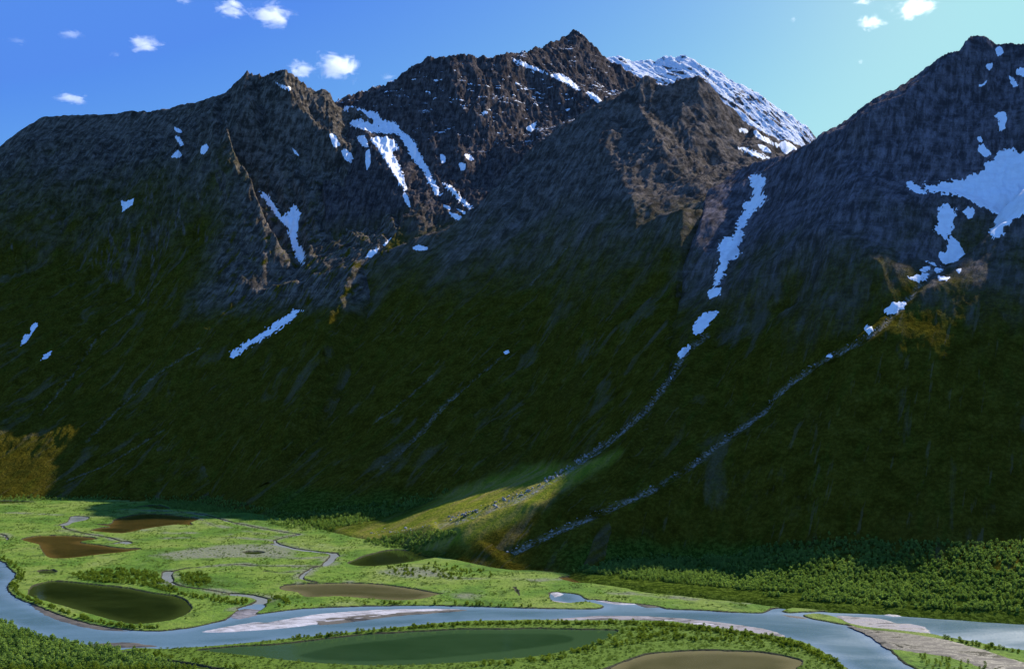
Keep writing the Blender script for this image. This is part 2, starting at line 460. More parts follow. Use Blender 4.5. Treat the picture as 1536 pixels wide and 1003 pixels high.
def build_mid():
    s = Survey()
    fpx, fD = [230, 300, 380, 430, 480, 560, 640, 760, 880, 1300], [2262, 2200, 2036, 1937, 1792, 1659, 1525, 1378, 1347, 1347]
    s.remap = lambda px, py, d: (lambda f: d if d <= f else f + (d - f) * np.interp(px, [560, 650, 830, 900], [1.0, 1.06, 1.06, .97]) + 170 * math.sin(3.1416 * min(1, (d - f) / 1500)) * max(0, min(1, (930 - px) / 60)))(np.interp(px, fpx, fD))
    crest = s.line([(330, 548, 2680), (400, 500, 2790), (450, 462, 2850), (500, 425, 2850), (560, 387, 2821), (600, 370, 2830), (640, 355, 2850), (690, 335, 2880), (735, 290, 2960), (790, 237, 3080), (830, 205, 3120),
                    (895, 169, 3150), (930, 156, 3180), (948, 138, 3230), (972, 122, 3270), (1000, 128, 3280), (1030, 120, 3330), (1045, 121, 3350), (1074, 143, 3430), (1124, 187, 3560),
                    (1174, 212, 3800), (1200, 222, 3900), (1260, 240, 4000)])
    s.back(crest, 420, 330)
    s.line([(897, 172, 3140), (905, 222, 2960), (925, 262, 2830), (948, 300, 2700), (958, 340, 2580), (955, 372, 2490), (945, 450, 2330)])
    s.line([(940, 190, 3120), (960, 235, 2960), (985, 285, 2800), (1000, 330, 2640)])
    s.line([(958, 160, 3170), (985, 215, 3010), (1010, 265, 2890)])
    s.pts([(1020, 180, 3200), (1060, 200, 3240), (1050, 250, 3060), (1050, 290, 2800), (1107, 253, 3200), (1110, 220, 3380), (1150, 235, 3600), (1024, 318, 2480)])
    s.line([(1180, 260, 3300), (1107, 268, 3000), (1060, 320, 2560), (1018, 400, 2320), (1012, 450, 2230), (1004, 480, 2120), (1000, 570, 1830), (965, 615, 1760), (900, 672, 1702), (830, 712, 1650), (760, 752, 1570), (690, 778, 1540)])
    s.pts([(800, 705, 1764), (800, 610, 1950), (800, 520, 2159), (800, 430, 2400), (800, 350, 2662), (800, 280, 2900), (900, 600, 1890), (900, 450, 2270), (890, 330, 2640), (880, 250, 2900),
           (720, 735, 1740), (720, 640, 1930), (720, 540, 2140), (720, 440, 2410), (720, 370, 2640), (600, 758, 1850), (600, 660, 2010), (600, 560, 2220), (600, 470, 2460), (590, 410, 2680),
           (480, 660, 2180), (480, 570, 2390), (480, 490, 2640), (380, 660, 2310), (390, 570, 2520), (310, 640, 2420), (270, 700, 2300)])
    s.line([(230, 749, 2262), (300, 753, 2200), (380, 766, 2036), (430, 775, 1937), (480, 790, 1792), (560, 806, 1659), (640, 825, 1525), (760, 850, 1378), (880, 856, 1347)])
    s.world([(-900, 2150, -45), (-600, 1950, -45), (-400, 1700, -45), (-150, 1400, -45), (50, 1250, -45), (400, 1500, -60), (600, 1900, 50), (700, 2300, 200), (900, 2800, 500), (1300, 3600, 800)])
    g = Grid(200, 1270, 1.4, rows((1300, 3560, 4.2), (3560, 4100, 14)))
    g.interp(s); g.Z = blur(blur(g.Z, 2, 0), 2, 1)
    relief(g, R(38), 110, 24, 6.5, 560, 900, 43, 6)
    return g

def build_right():
    s = Survey()
    def rm(px, py, d):
        f = np.interp(px, [760, 1000, 1240, 1536], [1400, 1385, 1320, 1240])
        kk = np.interp(px, [760, 1000, 1107, 1140, 1174, 1200, 1240, 1300, 1464, 1850], [1, 1, 1.0, .99, .94, .89, .72, .58, .56, .56])
        if d <= f: return d
        if px > 1180: kk *= 1 - .05 * float(smooth(360, 620, py))
        return f + (d - f) * kk
    s.remap = rm
    crest = s.line([(1060, 290, 2650), (1107, 256, 2760), (1140, 246, 2740), (1174, 237, 2770), (1200, 228, 2790), (1222, 214, 2820), (1240, 205, 2840), (1290, 178, 2950), (1340, 155, 3050), (1375, 131, 3130), (1410, 104, 3220), (1440, 75, 3320), (1464, 57, 3400), (1478, 58, 3400),
                    (1490, 68, 3390), (1500, 66, 3400), (1512, 76, 3380), (1536, 75, 3360), (1575, 70, 3360), (1640, 66, 3330), (1740, 100, 3250), (1850, 150, 3150)])  # last points lie unseen past the right edge, raised to shade the slope
    s.back(crest, 520, 420)
    s.line([(1241, 212, 2820), (1247, 246, 2690), (1275, 264, 2640), (1305, 282, 2590), (1340, 300, 2540), (1380, 322, 2490), (1405, 345, 2430)])
    s.line([(1270, 205, 2900), (1290, 235, 2860), (1320, 262, 2790), (1355, 282, 2730)])
    s.pts([(1300, 215, 2940), (1350, 215, 2960), (1400, 180, 3060), (1400, 240, 2880), (1450, 140, 3200), (1460, 200, 3020), (1460, 250, 2880), (1520, 150, 3160), (1520, 215, 2960)])
    s.line([(1360, 282, 2720), (1400, 285, 2720), (1436, 288, 2730), (1475, 303, 2690), (1510, 320, 2620), (1540, 322, 2600), (1580, 300, 2620)])
    s.line([(1385, 290, 2660), (1410, 291, 2650), (1440, 295, 2640), (1475, 312, 2590), (1494, 324, 2550)])
    s.pts([(1415, 320, 2530), (1450, 320, 2560), (1428, 358, 2420), (1460, 345, 2470)])
    s.line([(1490, 356, 2440), (1450, 385, 2360), (1425, 402, 2290), (1395, 418, 2170), (1345, 462, 1995), (1300, 497, 1895), (1240, 536, 1810), (1150, 606, 1690), (1075, 665, 1590), (980, 730, 1500), (890, 770, 1460), (810, 806, 1420)])
    s.line([(1850, 192, 2600), (1740, 206, 2530), (1684, 214, 2490), (1640, 225, 2450), (1582, 248, 2400), (1552, 280, 2370), (1536, 319, 2350), (1490, 350, 2330), (1455, 385, 2250), (1420, 425, 2080)])  # spur starts out of view at right, heightened so its shadow covers the wall
    s.pts([(1536, 430, 1980), (1536, 530, 1760), (1536, 600, 1620), (1536, 700, 1450), (1536, 815, 1240), (1430, 520, 1802), (1420, 620, 1622), (1400, 720, 1440), (1400, 815, 1275),
           (1700, 430, 2000), (1700, 600, 1650), (1700, 815, 1230), (1850, 430, 2000), (1850, 600, 1650), (1850, 815, 1230)])
    s.pts([(1240, 340, 2260), (1240, 430, 2030), (1180, 300, 2490), (1320, 400, 2160), (1180, 480, 1960), (1100, 400, 2240), (1100, 520, 1930), (1060, 600, 1760), (900, 730, 1560),
           (1250, 640, 1590), (1250, 730, 1440), (1240, 815, 1335), (1120, 720, 1500), (1110, 830, 1390), (1000, 780, 1455), (1000, 838, 1420), (760, 805, 1470)])
    s.line([(1133, 268, 2672), (1118, 335, 2440), (1085, 400, 2225), (1070, 450, 2095), (1045, 495, 1985)])
    s.line([(1052, 336, 2430), (1038, 370, 2340), (1022, 403, 2300), (1015, 452, 2232), (1007, 482, 2121), (1002, 570, 1831), (968, 615, 1756), (905, 670, 1700), (830, 714, 1622), (760, 751, 1552), (690, 777, 1542), (636, 826, 1528)])
    s.line([(636, 826, 1528), (700, 838, 1452), (760, 849, 1388), (860, 856, 1347), (900, 868, 1289), (1000, 885, 1215), (1150, 900, 1156), (1400, 915, 1103), (1536, 924, 1073), (1850, 930, 1053)])
    s.pts([(1240, 870, 1227), (1400, 865, 1200), (1536, 865, 1170), (1700, 865, 1170), (1850, 865, 1170), (1110, 868, 1285)])
    s.world([(-60, 1250, -40), (-260, 1480, -40), (200, 1080, -40), (450, 960, -40), (900, 900, -40), (-230, 1700, -40), (0, 1860, -20), (140, 2050, 60), (240, 2400, 200), (400, 2750, 350), (700, 3300, 400)])
    g = Grid(600, 1790, 1.4, rows((1040, 3420, 4.2), (3420, 3950, 18)))
    g.interp(s); g.Z = blur(blur(g.Z, 2, 0), 2, 1)
    relief(g, R(32), 110, 13, 4.5, 640, 960, 63, 5)
    return g

def build_far():
    s = Survey()
    s.remap = lambda px, py, d: d + 650
    crest = s.line([(820, 110, 5000), (880, 92, 5050), (918, 87, 5100), (940, 91, 5150), (962, 97, 5150), (985, 93, 5180), (1005, 87, 5200), (1030, 86, 5200), (1045, 92, 5180), (1080, 112, 5120), (1120, 135, 5060), (1150, 152, 5020), (1185, 176, 4980), (1212, 196, 4950),
                    (1230, 215, 4920), (1300, 260, 4850), (1400, 300, 4800)])
    s.back(crest, 700, 500)
    s.pts([(920, 130, 4600), (1000, 150, 4550), (1060, 150, 4650), (1100, 190, 4450), (1150, 200, 4600), (1200, 225, 4600), (960, 200, 4200), (1100, 260, 4100), (1250, 260, 4400)])
    s.world([(600, 4450, 700), (1000, 4400, 700), (1500, 4450, 700), (2000, 4800, 700), (300, 4700, 900)])
    g = Grid(830, 1330, 1.6, rows((4500, 5900, 6.5), (5900, 6500, 40)))
    g.interp(s); g.Z = blur(blur(g.Z, 4, 0), 4, 1)
    relief(g, R(-35), 120, 22, 9, 500, 800, 83)
    return g

GULLY1 = [(1062, 500), (1030, 525), (1000, 572), (985, 592), (965, 615), (930, 645), (905, 665), (870, 690), (840, 708), (810, 727), (780, 743), (740, 757), (700, 772), (660, 784)]
GULLY2 = [(1400, 400), (1375, 430), (1345, 465), (1310, 497), (1270, 520), (1240, 535), (1200, 562), (1165, 590), (1150, 610), (1130, 625), (1110, 640), (1075, 665), (1045, 690), (1010, 712), (980, 730), (930, 752), (890, 770), (850, 787), (810, 805), (760, 830)]
RUNS_M = [([(700, 575), (660, 615), (640, 640), (600, 675), (570, 700)], 5, 4), ([(762, 527), (720, 560), (665, 605), (640, 635), (600, 675)], 5, 4), ([(545, 445), (500, 480), (470, 505), (410, 575), (370, 620)], 8, 4),
          ([(650, 560), (600, 605), (565, 630)], 4, 3), ([(850, 370), (820, 400), (795, 425)], 7, 4), ([(560, 400), (520, 430), (470, 480)], 8, 4), ([(480, 610), (430, 660), (380, 700)], 4, 3)]
RUNS_L = [([(240, 420), (205, 460), (150, 500), (110, 560), (60, 620)], 6, 4), ([(300, 520), (250, 550), (200, 590), (130, 660)], 6, 4), ([(250, 640), (170, 690), (100, 720)], 4, 3)]

for nm, fn in (('left', build_left), ('central', build_central), ('mid', build_mid), ('right', build_right), ('far', build_far)):
    g = fn(); g.project(); GR[nm] = g
    g.runnel = np.zeros_like(g.Z); g.fan = np.zeros_like(g.Z); g.green = np.zeros_like(g.Z); g.bare = np.zeros_like(g.Z)

def runs(nm, lst, k=1.0):
    g = GR[nm]
    for P, w, d in lst:
        m = carve(g, P, w, d); g.runnel = np.maximum(g.runnel, m * k)
runs('mid', RUNS_M, .55); runs('left', RUNS_L, .45)
runs('mid', [(GULLY1, 9, 7)]); runs('right', [(GULLY1, 9, 7)]); runs('right', [(GULLY2, 8, 6)])
FAN = [(640, 828), (520, 815), (470, 800), (520, 790), (600, 770), (680, 735), (740, 712), (800, 695), (860, 690), (930, 672), (925, 690), (860, 730), (780, 780), (700, 815)]
for nm in ('mid', 'right'):
    g = GR[nm]; d = sdf(g.px, g.py, curve(FAN, True, 3)) + 9 * fbm(g.X / 40, g.Y / 40, 3, 9)
    g.fan = smooth(8, -14, d) * smooth(330, 200, g.Z)

g = GR['right']; g.green = smooth(42, 18, g.Z + 14 * fbm(g.X / 40, g.Y / 40, 3, 77)) * smooth(30, 110, g.X)
g = GR['mid']; g.green = smooth(60, 22, g.Z + 14 * fbm(g.X / 40, g.Y / 40, 3, 78)) * smooth(-60, -160, g.X) * smooth(-560, -440, g.X) * (1 - g.fan * .7)
g = GR['left']; g.bare = smooth(-1020, -860, g.X + 60 * fbm(g.X / 90, g.Y / 90, 3, 12)) * smooth(430, 540, g.Z + 40 * fbm(g.X / 60, g.Y / 60, 3, 13))
MLAB = {'left': 'dark craggy mountain with jagged twin tops and sunlit ribs, rising on the left of the valley',
        'central': 'highest dark pointed peak with flecks of snow, behind the long shaded slope',
        'mid': 'broad dark green slope and grey spur between the two stony gullies and the snowy bowl',
        'right': 'violet grey mountain on the right, with a snowfield under its peak',
        'far': 'distant snow covered ridge behind the grey spur'}
for nm, g in GR.items():
    o = mesh_np('mountain', g.verts(), grid_faces(g.nr, g.nc), MAT[nm], attrs={'fan': g.fan.ravel(), 'green': g.green.ravel(), 'bare': g.bare.ravel(), 'runnel': g.runnel.ravel()})
    tag(o, MLAB[nm], 'mountain', kind='structure')
    g.project()
# ------------------------------------------------------------------ snow patches: each drift is a thin body lying on its slope
def patch(name, g, polys, mat, thick=.8, k=.6, rough=5.0, rscale=18, pad=10, cut=-3.0, seed=0, closed=True):
    """a layer that follows the terrain; it dives below the ground outside the traced outline so that its edge is where the two surfaces meet"""
    best = np.full(g.Z.shape, 1e3, np.float32)
    for poly in polys:
        P = curve(poly, True, 2)
        m = (g.px > P[:, 0].min() - pad) & (g.px < P[:, 0].max() + pad) & (g.py > P[:, 1].min() - pad) & (g.py < P[:, 1].max() + pad) & g.vis
        if not m.any(): continue
        best[m] = np.minimum(best[m], sdf(g.px[m], g.py[m], P) * g.Y[m] / FPX)
    near = best < 12 + rough
    if not near.any(): print('no ground for', name, polys[0][0]); return None
    r0, r1 = np.where(near.any(1))[0][[0, -1]]; c0, c1 = np.where(near.any(0))[0][[0, -1]]
    r0 = max(r0 - 1, 0); c0 = max(c0 - 1, 0); sl = (slice(r0, r1 + 2), slice(c0, c1 + 2))
    X, Y, Z = g.X[sl], g.Y[sl], g.Z[sl]; d = best[sl]
    d = d + rough * (fbm(X / rscale, Y / rscale, 4, 300 + seed, .65) + .85 * fbm(X / 7, Y / 12, 2, 310 + seed))
    if rough > 6 and best.size < 10 ** 9 and 'great' not in name: d = np.maximum(d, (fbm(X / 13, Y / 24, 3, 320 + seed, .6) - .50) * 22 * smooth(-34, -6, d))
    h = np.clip(-d * k, cut, thick)
    vk = d < 9
    keep = vk[:-1, :-1] | vk[1:, :-1] | vk[:-1, 1:] | vk[1:, 1:]
    F = grid_faces(X.shape[0], X.shape[1], keep)
    if not len(F): return None
    V = np.stack([X, Y, Z + h], -1).reshape(-1, 3)
    use, inv = np.unique(F, return_inverse=True)
    return mesh_np(name, V[use], inv.reshape(F.shape), mat)

SN = 'snow patches on the mountains'
SNOW = [
 ('left', 'small kite-shaped snow patch low on the dark wall of the far left mountain', [(180, 301), (190, 302), (201, 297), (199, 306), (190, 313), (182, 319), (183, 309)]),
 ('left', 'tiny snow patch under the flat crest, left of a pair of thin snow curls', [(257, 235), (264, 227), (268, 225), (273, 233), (265, 238)]),
 ('left', 'rounded snow patch right of the thin curls below the flat crest', [(303, 219), (310, 216), (313, 222), (306, 232), (300, 229)]),
 ('left', 'thin upper snow curl below the flat crest', [(261, 190), (273, 196), (271, 200), (263, 197)]),
 ('left', 'thin lower snow curl below the flat crest', [(261, 204), (270, 206), (276, 217), (271, 219), (265, 211)]),
 ('left', 'elongated snow patch far down the left slope, larger of the two low ones', [(47, 487), (55, 484), (57, 490), (49, 497), (47, 502), (43, 510), (31, 518), (37, 502), (45, 500)]),
 ('left', 'thin snow sliver far down the left slope below the larger low patch', [(59, 541), (68, 530), (78, 527), (70, 537)]),
 ('left', 'long snow couloir falling between the two sunlit ribs below the twin tops', [(390, 287), (400, 290), (411, 306), (423, 324), (431, 320), (440, 306), (450, 319), (448, 338), (445, 355), (449, 368), (457, 378), (455, 397), (444, 384), (436, 362), (430, 341), (419, 331), (405, 311)]),
 ('left', 'thin snow band just under the jagged twin tops', [(411, 121), (420, 126), (437, 131), (436, 136), (422, 133)]),
 ('left', 'slanted snow patch right of the twin tops, left of the big branching snowfield', [(494, 200), (503, 202), (510, 217), (502, 222), (496, 211)]),
 ('left', 'tiny snow dash in the dark gap below the twin tops', [(438, 222), (444, 226), (449, 234), (442, 231)]),
 ('left', 'long thin snow tongue slanting down the gully at the foot of the sunlit ribs', [(452, 466), (438, 467), (424, 477), (406, 489), (394, 498), (373, 511), (361, 519), (347, 528), (346, 536), (357, 533), (368, 523), (401, 505), (434, 483)]),
 ('central', 'large branching snowfield spilling from the saddle right of the twin tops', [(512, 165), (529, 159), (552, 167), (565, 167), (575, 180), (592, 182), (603, 197), (620, 210), (630, 230), (643, 254), (653, 274), (662, 292), (654, 293), (643, 274), (633, 254), (617, 237), (607, 217), (597, 202), (579, 200), (559, 199), (542, 194), (529, 190), (520, 180)]),
 ('central', 'snow finger hanging under the branching snowfield, widest of the fingers', [(556, 208), (579, 204), (593, 213), (598, 224), (588, 228), (596, 240), (603, 257), (610, 285), (604, 283), (594, 267), (581, 246), (574, 235), (569, 227), (561, 217)]),
 ('central', 'small snow drip at the end of the widest finger', [(606, 288), (612, 293), (616, 312), (609, 305), (604, 294)]),
 ('central', 'short snow patch left of the widest finger under the snowfield', [(534, 205), (547, 203), (553, 220), (544, 220)]),
 ('central', 'narrow upright snow strip left of the widest finger', [(549, 227), (555, 224), (556, 244), (550, 256), (548, 240)]),
 ('left', 'small snow wedge at the outer left end of the snow fingers', [(511, 226), (519, 223), (532, 239), (533, 248), (519, 240)]),
 ('left', 'crooked snow strip running down beside the sunlit rib under the fingers', [(533, 263), (542, 261), (550, 277), (557, 291), (550, 290), (541, 275)]),
 ('central', 'long straight snow streak in the middle of the shaded bowl', [(663, 275), (676, 278), (692, 295), (711, 312), (706, 315), (688, 302), (675, 288)]),
 ('central', 'flat snow streak at the bottom of the shaded bowl', [(673, 318), (686, 321), (697, 329), (692, 332), (679, 327)]),
 ('central', 'tiny snow speck left of the flat streak in the bowl', [(665, 306), (676, 311), (674, 315), (666, 311)]),
 ('central', 'tiny snow speck right above the flat streak in the bowl', [(685, 313), (698, 317), (705, 323), (698, 323)]),
 ('central', 'small oval snow patch on the bowl wall, leftmost of three', [(660, 231), (668, 234), (668, 243), (662, 245)]),
 ('central', 'small oval snow patch on the bowl wall, lowest of three', [(688, 244), (698, 245), (698, 254), (691, 256)]),
 ('central', 'small oval snow patch on the bowl wall, rightmost of three', [(696, 233), (704, 231), (712, 239), (706, 241)]),
 ('central', 'triangular snow patch where the bowl meets the grey spur', [(788, 192), (804, 183), (802, 194), (796, 198)]),
 ('central', 'thin snow line starting at the crest left of the highest peak', [(768, 87), (779, 91), (799, 99), (820, 108), (821, 112), (799, 105), (776, 96)]),
 ('central', 'slanted snow band below the highest peak', [(825, 112), (843, 111), (860, 123), (872, 136), (866, 136), (849, 126), (832, 118)]),
 ('central', 'short slanted snow patch lowest in the line below the highest peak', [(878, 139), (889, 139), (907, 156), (896, 155)]),
 ('left', 'bright sunlit snow patch at the foot of the sunlit scree in the bowl', [(574, 369), (592, 354), (612, 357), (615, 362), (597, 366), (582, 369)]),
 ('mid', 'flat snow patch on the shaded shoulder right of the sunlit snow patch', [(619, 371), (629, 367), (641, 371), (637, 376), (624, 376)]),
 ('left', 'small pointed snow patch below left of the sunlit snow patch', [(549, 386), (555, 376), (569, 371), (560, 385)]),
 ('mid', 'tiny lone snow patch in the middle of the long green slope', [(755, 527), (764, 524), (764, 529), (758, 531)]),
 ('right', 'long ragged snow couloir running down the shaded slope of the right mountain', [(1123, 264), (1138, 261), (1149, 268), (1147, 277), (1142, 284), (1144, 292), (1150, 294), (1142, 307), (1131, 318), (1120, 335), (1113, 347), (1118, 352), (1105, 372), (1112, 379), (1092, 396), (1087, 412), (1080, 418), (1077, 429), (1071, 426), (1073, 405), (1080, 395), (1078, 368), (1086, 357), (1098, 357), (1103, 347), (1105, 335), (1116, 315), (1113, 305), (1126, 300), (1130, 285)]),
 ('right', 'small square snow patch just below the long ragged couloir', [(1063, 434), (1080, 431), (1080, 442), (1064, 448)]),
 ('right', 'snow patch shaped like a tooth in the gully below the couloir', [(1040, 489), (1056, 469), (1077, 468), (1062, 489), (1049, 502), (1040, 500)]),
 ('right', 'narrow snow patch in the gully below the tooth-shaped one', [(1015, 531), (1025, 521), (1038, 516), (1030, 531), (1021, 537)]),
 ('right', 'tiny snow patch beside the stream, upper of two', [(991, 567), (1000, 562), (1007, 567), (999, 575)]),
 ('right', 'tiny snow patch beside the stream, lower of two', [(978, 591), (988, 586), (991, 590), (982, 596)]),
 ('right', 'great blue shaded snowfield under the right-hand peak', [(1381, 279), (1405, 276), (1431, 271), (1455, 264), (1478, 254), (1475, 247), (1492, 240), (1498, 227), (1515, 222), (1536, 230), (1640, 240), (1640, 300), (1536, 322), (1512, 339), (1491, 358), (1483, 348), (1497, 325), (1475, 311), (1440, 295), (1408, 289), (1388, 286)]),
 ('right', 'sunlit white tip at the left end of the great snowfield', [(1359, 277), (1366, 271), (1378, 280), (1390, 291), (1371, 288)]),
 ('right', 'bright sunlit snow patch on the hump in front of the great snowfield', [(1391, 345), (1405, 338), (1408, 314), (1416, 305), (1430, 308), (1434, 321), (1431, 335), (1429, 345), (1421, 359), (1412, 353), (1405, 347)]),
 ('right', 'blue shaded lobe of snow just under the bright sunlit patch', [(1421, 362), (1428, 354), (1440, 365), (1447, 380), (1435, 391), (1421, 396), (1410, 390), (1409, 378), (1420, 375)]),
 ('right', 'small forked white snow patch on the hump beside the bright one', [(1444, 316), (1453, 310), (1462, 316), (1456, 328), (1450, 325)]),
 ('right', 'flat snow patch below the blue lobe, largest of a scattered cluster', [(1362, 415), (1378, 412), (1392, 409), (1391, 418), (1378, 423), (1370, 421)]),
 ('right', 'slim snow patch above the largest of the scattered cluster', [(1380, 403), (1395, 399), (1394, 404), (1383, 408)]),
 ('right', 'topmost sliver of snow in the scattered cluster', [(1389, 392), (1401, 394), (1403, 398), (1398, 399)]),
 ('right', 'curved snow patch directly below the blue lobe in the cluster', [(1400, 402), (1413, 401), (1414, 405), (1404, 410)]),
 ('right', 'lowest snow sliver in the scattered cluster below the blue lobe', [(1407, 414), (1424, 416), (1413, 423)]),
 ('right', 'outermost snow speck right of the scattered cluster', [(1434, 405), (1442, 402), (1439, 411)]),
 ('right', 'wing-shaped snow patch at the head of the right-hand stream', [(1325, 470), (1338, 454), (1359, 452), (1356, 462), (1341, 470)]),
 ('right', 'small snow patch in the right-hand stream below the wing-shaped one', [(1297, 495), (1303, 488), (1311, 494), (1305, 500)]),
 ('right', 'tiny snow triangle at the bend of the right-hand stream', [(1236, 536), (1244, 529), (1249, 535)]),
 ('right', 'snow patch in the rock notch right under the right-hand peak', [(1477, 100), (1485, 94), (1491, 95), (1484, 105)]),
 ('right', 'small snow patch between the two rock towers of the right-hand peak', [(1493, 74), (1500, 69), (1506, 78), (1497, 86)]),
 ('right', 'upper snow patch on the dark wall at the edge right of the peak', [(1522, 105), (1545, 101), (1545, 117), (1525, 113)]),
 ('right', 'narrow snow strip on the dark wall at the edge right of the peak', [(1513, 114), (1520, 117), (1528, 130), (1520, 132)]),
 ('right', 'small slanted snow dash on the dark face left of the peak walls', [(1468, 128), (1481, 120), (1480, 125), (1472, 131)]),
 ('right', 'hooked snow patch on the dark face above the great snowfield', [(1493, 173), (1502, 167), (1510, 170), (1509, 182), (1504, 197), (1497, 199), (1499, 184)]),
 ('right', 'small snow patch close above the great snowfield', [(1465, 224), (1475, 216), (1486, 230), (1478, 235)]),
 ('right', 'snow speck above the small patch over the great snowfield', [(1465, 206), (1471, 204), (1475, 213), (1469, 213)]),
 ('mid', 'lowest white snow streak on the sunlit flank of the grey spur', [(1105, 221), (1120, 222), (1140, 230), (1158, 240), (1150, 240), (1125, 232)]),
 ('mid', 'thin middle snow streak on the sunlit flank of the grey spur', [(1136, 216), (1150, 220), (1158, 230), (1144, 227)]),
 ('mid', 'short snow dash at the upper end of the streaks on the grey spur', [(1108, 193), (1117, 192), (1122, 196), (1121, 200), (1110, 199)]),
 ('mid', 'long upper snow streak on the sunlit flank of the grey spur', [(1130, 197), (1135, 195), (1142, 203), (1155, 208), (1169, 217), (1165, 222), (1150, 214), (1134, 206)]),
 ('mid', 'bright snow patch in the notch between the grey spur and the right mountain', [(1167, 217), (1178, 210), (1192, 220), (1197, 226), (1181, 233), (1173, 226)]),
]
for i, (nm, lab, poly) in enumerate(SNOW):
    big = max(p[0] for p in poly) - min(p[0] for p in poly)
    o = patch('great' if 'great blue' in lab else 'snow_patch', GR[nm], [poly], MAT['snow'], rough=1.2 if 'notch between' in lab or 'thin middle' in lab or 'long upper' in lab else (2.4 if big < 14 else 5.6) if big < 40 else 12.0, seed=i)
    if o: o.name = 'snow_patch'; tag(o, lab, 'snow patch', SN)
# flecks nobody could count: old snow caught on the ledges of the high peak
g = GR['central']
FLECK = [[(560, 140), (640, 150), (760, 190), (760, 130), (690, 100), (620, 110)], [(680, 96), (790, 92), (800, 140), (740, 150), (690, 130)], [(690, 150), (800, 110), (830, 150), (760, 200), (700, 195)], [(780, 135), (850, 140), (890, 180), (800, 170)], [(690, 165), (760, 165), (760, 195), (700, 195)]]
best = np.full(g.Z.shape, 1e3)
for P in FLECK: best = np.minimum(best, sdf(g.px, g.py, curve(P, True, 3)))
fl = fbm(g.X / 70, g.Z / 26 + g.Y / 90, 5, 401, .68)
d = np.maximum(best * 3, (.29 - fl) * 45); d[~g.vis] = 50
h = np.clip(-d * .25, -3, 1.2)
vk = d < 8; keep = vk[:-1, :-1] | vk[1:, :-1] | vk[:-1, 1:] | vk[1:, 1:]
F = grid_faces(g.nr, g.nc, keep); use, inv = np.unique(F, return_inverse=True)
V = np.stack([g.X, g.Y, g.Z + h], -1).reshape(-1, 3)[use]
tag(mesh_np('snow_flecks', V, inv.reshape(F.shape), MAT['snow']), 'flecks of old snow scattered over the dark ledges of the high peak', 'snow', kind='stuff')

# ------------------------------------------------------------------ valley floor, river, ponds and bars
RIVER = [(-260, 800), (-120, 820), (0, 841), (12, 850), (24, 860), (23, 866), (16, 873), (12, 880), (16, 888), (27, 897), (60, 910), (95, 924), (130, 934), (165, 941), (200, 945), (240, 946), (280, 942), (310, 936), (335, 930), (348, 922), (360, 913), (385, 907), (400, 907), (394, 914), (385, 921), (415, 917), (450, 913), (490, 911), (540, 909), (600, 908), (650, 908), (700, 909), (760, 911), (800, 912), (850, 913), (895, 913), (905, 909), (880, 903), (850, 905), (828, 902), (822, 894), (826, 888), (850, 889), (870, 892), (880, 899), (892, 899), (920, 903), (960, 906), (990, 910), (1000, 913), (1050, 915), (1100, 918), (1143, 919),
  (1156, 913), (1170, 911), (1178, 906), (1182, 901), (1205, 900), (1200, 907), (1185, 913), (1174, 917), (1185, 919), (1225, 917), (1300, 919), (1340, 921), (1400, 923), (1470, 926), (1536, 930), (1640, 934), (1760, 940), (1900, 990), (1640, 990), (1536, 976), (1500, 971), (1460, 963), (1420, 956), (1395, 951), (1375, 949), (1340, 945), (1300, 941), (1276, 936), (1262, 930), (1250, 925), (1228, 921), (1206, 923), (1215, 927), (1235, 931), (1262, 936), (1275, 938), (1290, 945), (1310, 956), (1330, 970), (1345, 983), (1356, 993), (1380, 1006), (1430, 1030),
  (1320, 1035), (1285, 1015), (1262, 998), (1240, 982), (1215, 968), (1195, 961), (1180, 957), (1130, 950), (1080, 943), (1045, 938), (1010, 933), (960, 931), (900, 931), (850, 931), (800, 930), (760, 931), (700, 932), (650, 936), (600, 941), (550, 946), (500, 952), (450, 957), (400, 962), (350, 967), (300, 971), (250, 974), (205, 973), (180, 976), (150, 973), (130, 970), (100, 966), (60, 957), (40, 949), (10, 938), (-10, 930), (-120, 910), (-260, 890)]
BIGPOND = [(285, 976), (340, 970), (400, 967), (450, 962), (500, 956), (550, 951), (600, 948), (650, 945), (700, 943), (760, 943), (800, 942), (850, 943), (900, 944), (925, 945), (928, 948), (915, 957), (890, 966), (860, 975), (820, 983), (780, 988), (700, 994), (650, 997), (600, 999), (540, 999), (470, 995), (420, 990), (380, 985), (350, 982), (310, 978)]
BROWNPOND = [(890, 1010), (910, 1002), (940, 990), (975, 980), (1020, 976), (1080, 975), (1130, 977), (1160, 980), (1180, 984), (1200, 989), (1205, 994), (1196, 1003), (1180, 1016), (1050, 1025), (900, 1020)]
LEFTPOND = [(41, 889), (50, 878), (80, 871), (110, 873), (150, 877), (190, 881), (230, 889), (262, 893), (278, 899), (289, 912), (280, 922), (260, 930), (230, 935), (200, 937), (170, 931), (130, 920), (90, 908), (60, 900), (45, 894)]
POND_A = [(30, 809), (45, 805), (60, 803), (100, 803), (140, 806), (146, 809), (120, 813), (150, 817), (185, 822), (215, 823), (190, 828), (150, 832), (110, 837), (80, 838), (67, 833), (60, 822), (58, 817), (42, 813)]
POND_B = [(136, 786), (165, 786), (170, 780), (190, 774), (215, 770), (250, 771), (280, 775), (300, 778), (286, 784), (290, 788), (265, 787), (240, 790), (215, 794), (185, 800), (150, 798), (135, 795), (152, 791), (165, 790)]
POND_C = [(418, 882), (430, 877), (470, 875), (530, 874), (570, 876), (610, 881), (650, 888), (668, 890), (655, 893), (630, 899), (600, 901), (560, 899), (510, 895), (460, 896), (445, 889), (425, 886)]
POND_D = [(520, 845), (533, 839), (545, 834), (575, 826), (600, 824), (640, 829), (665, 834), (640, 839), (600, 846), (560, 850), (535, 849)]
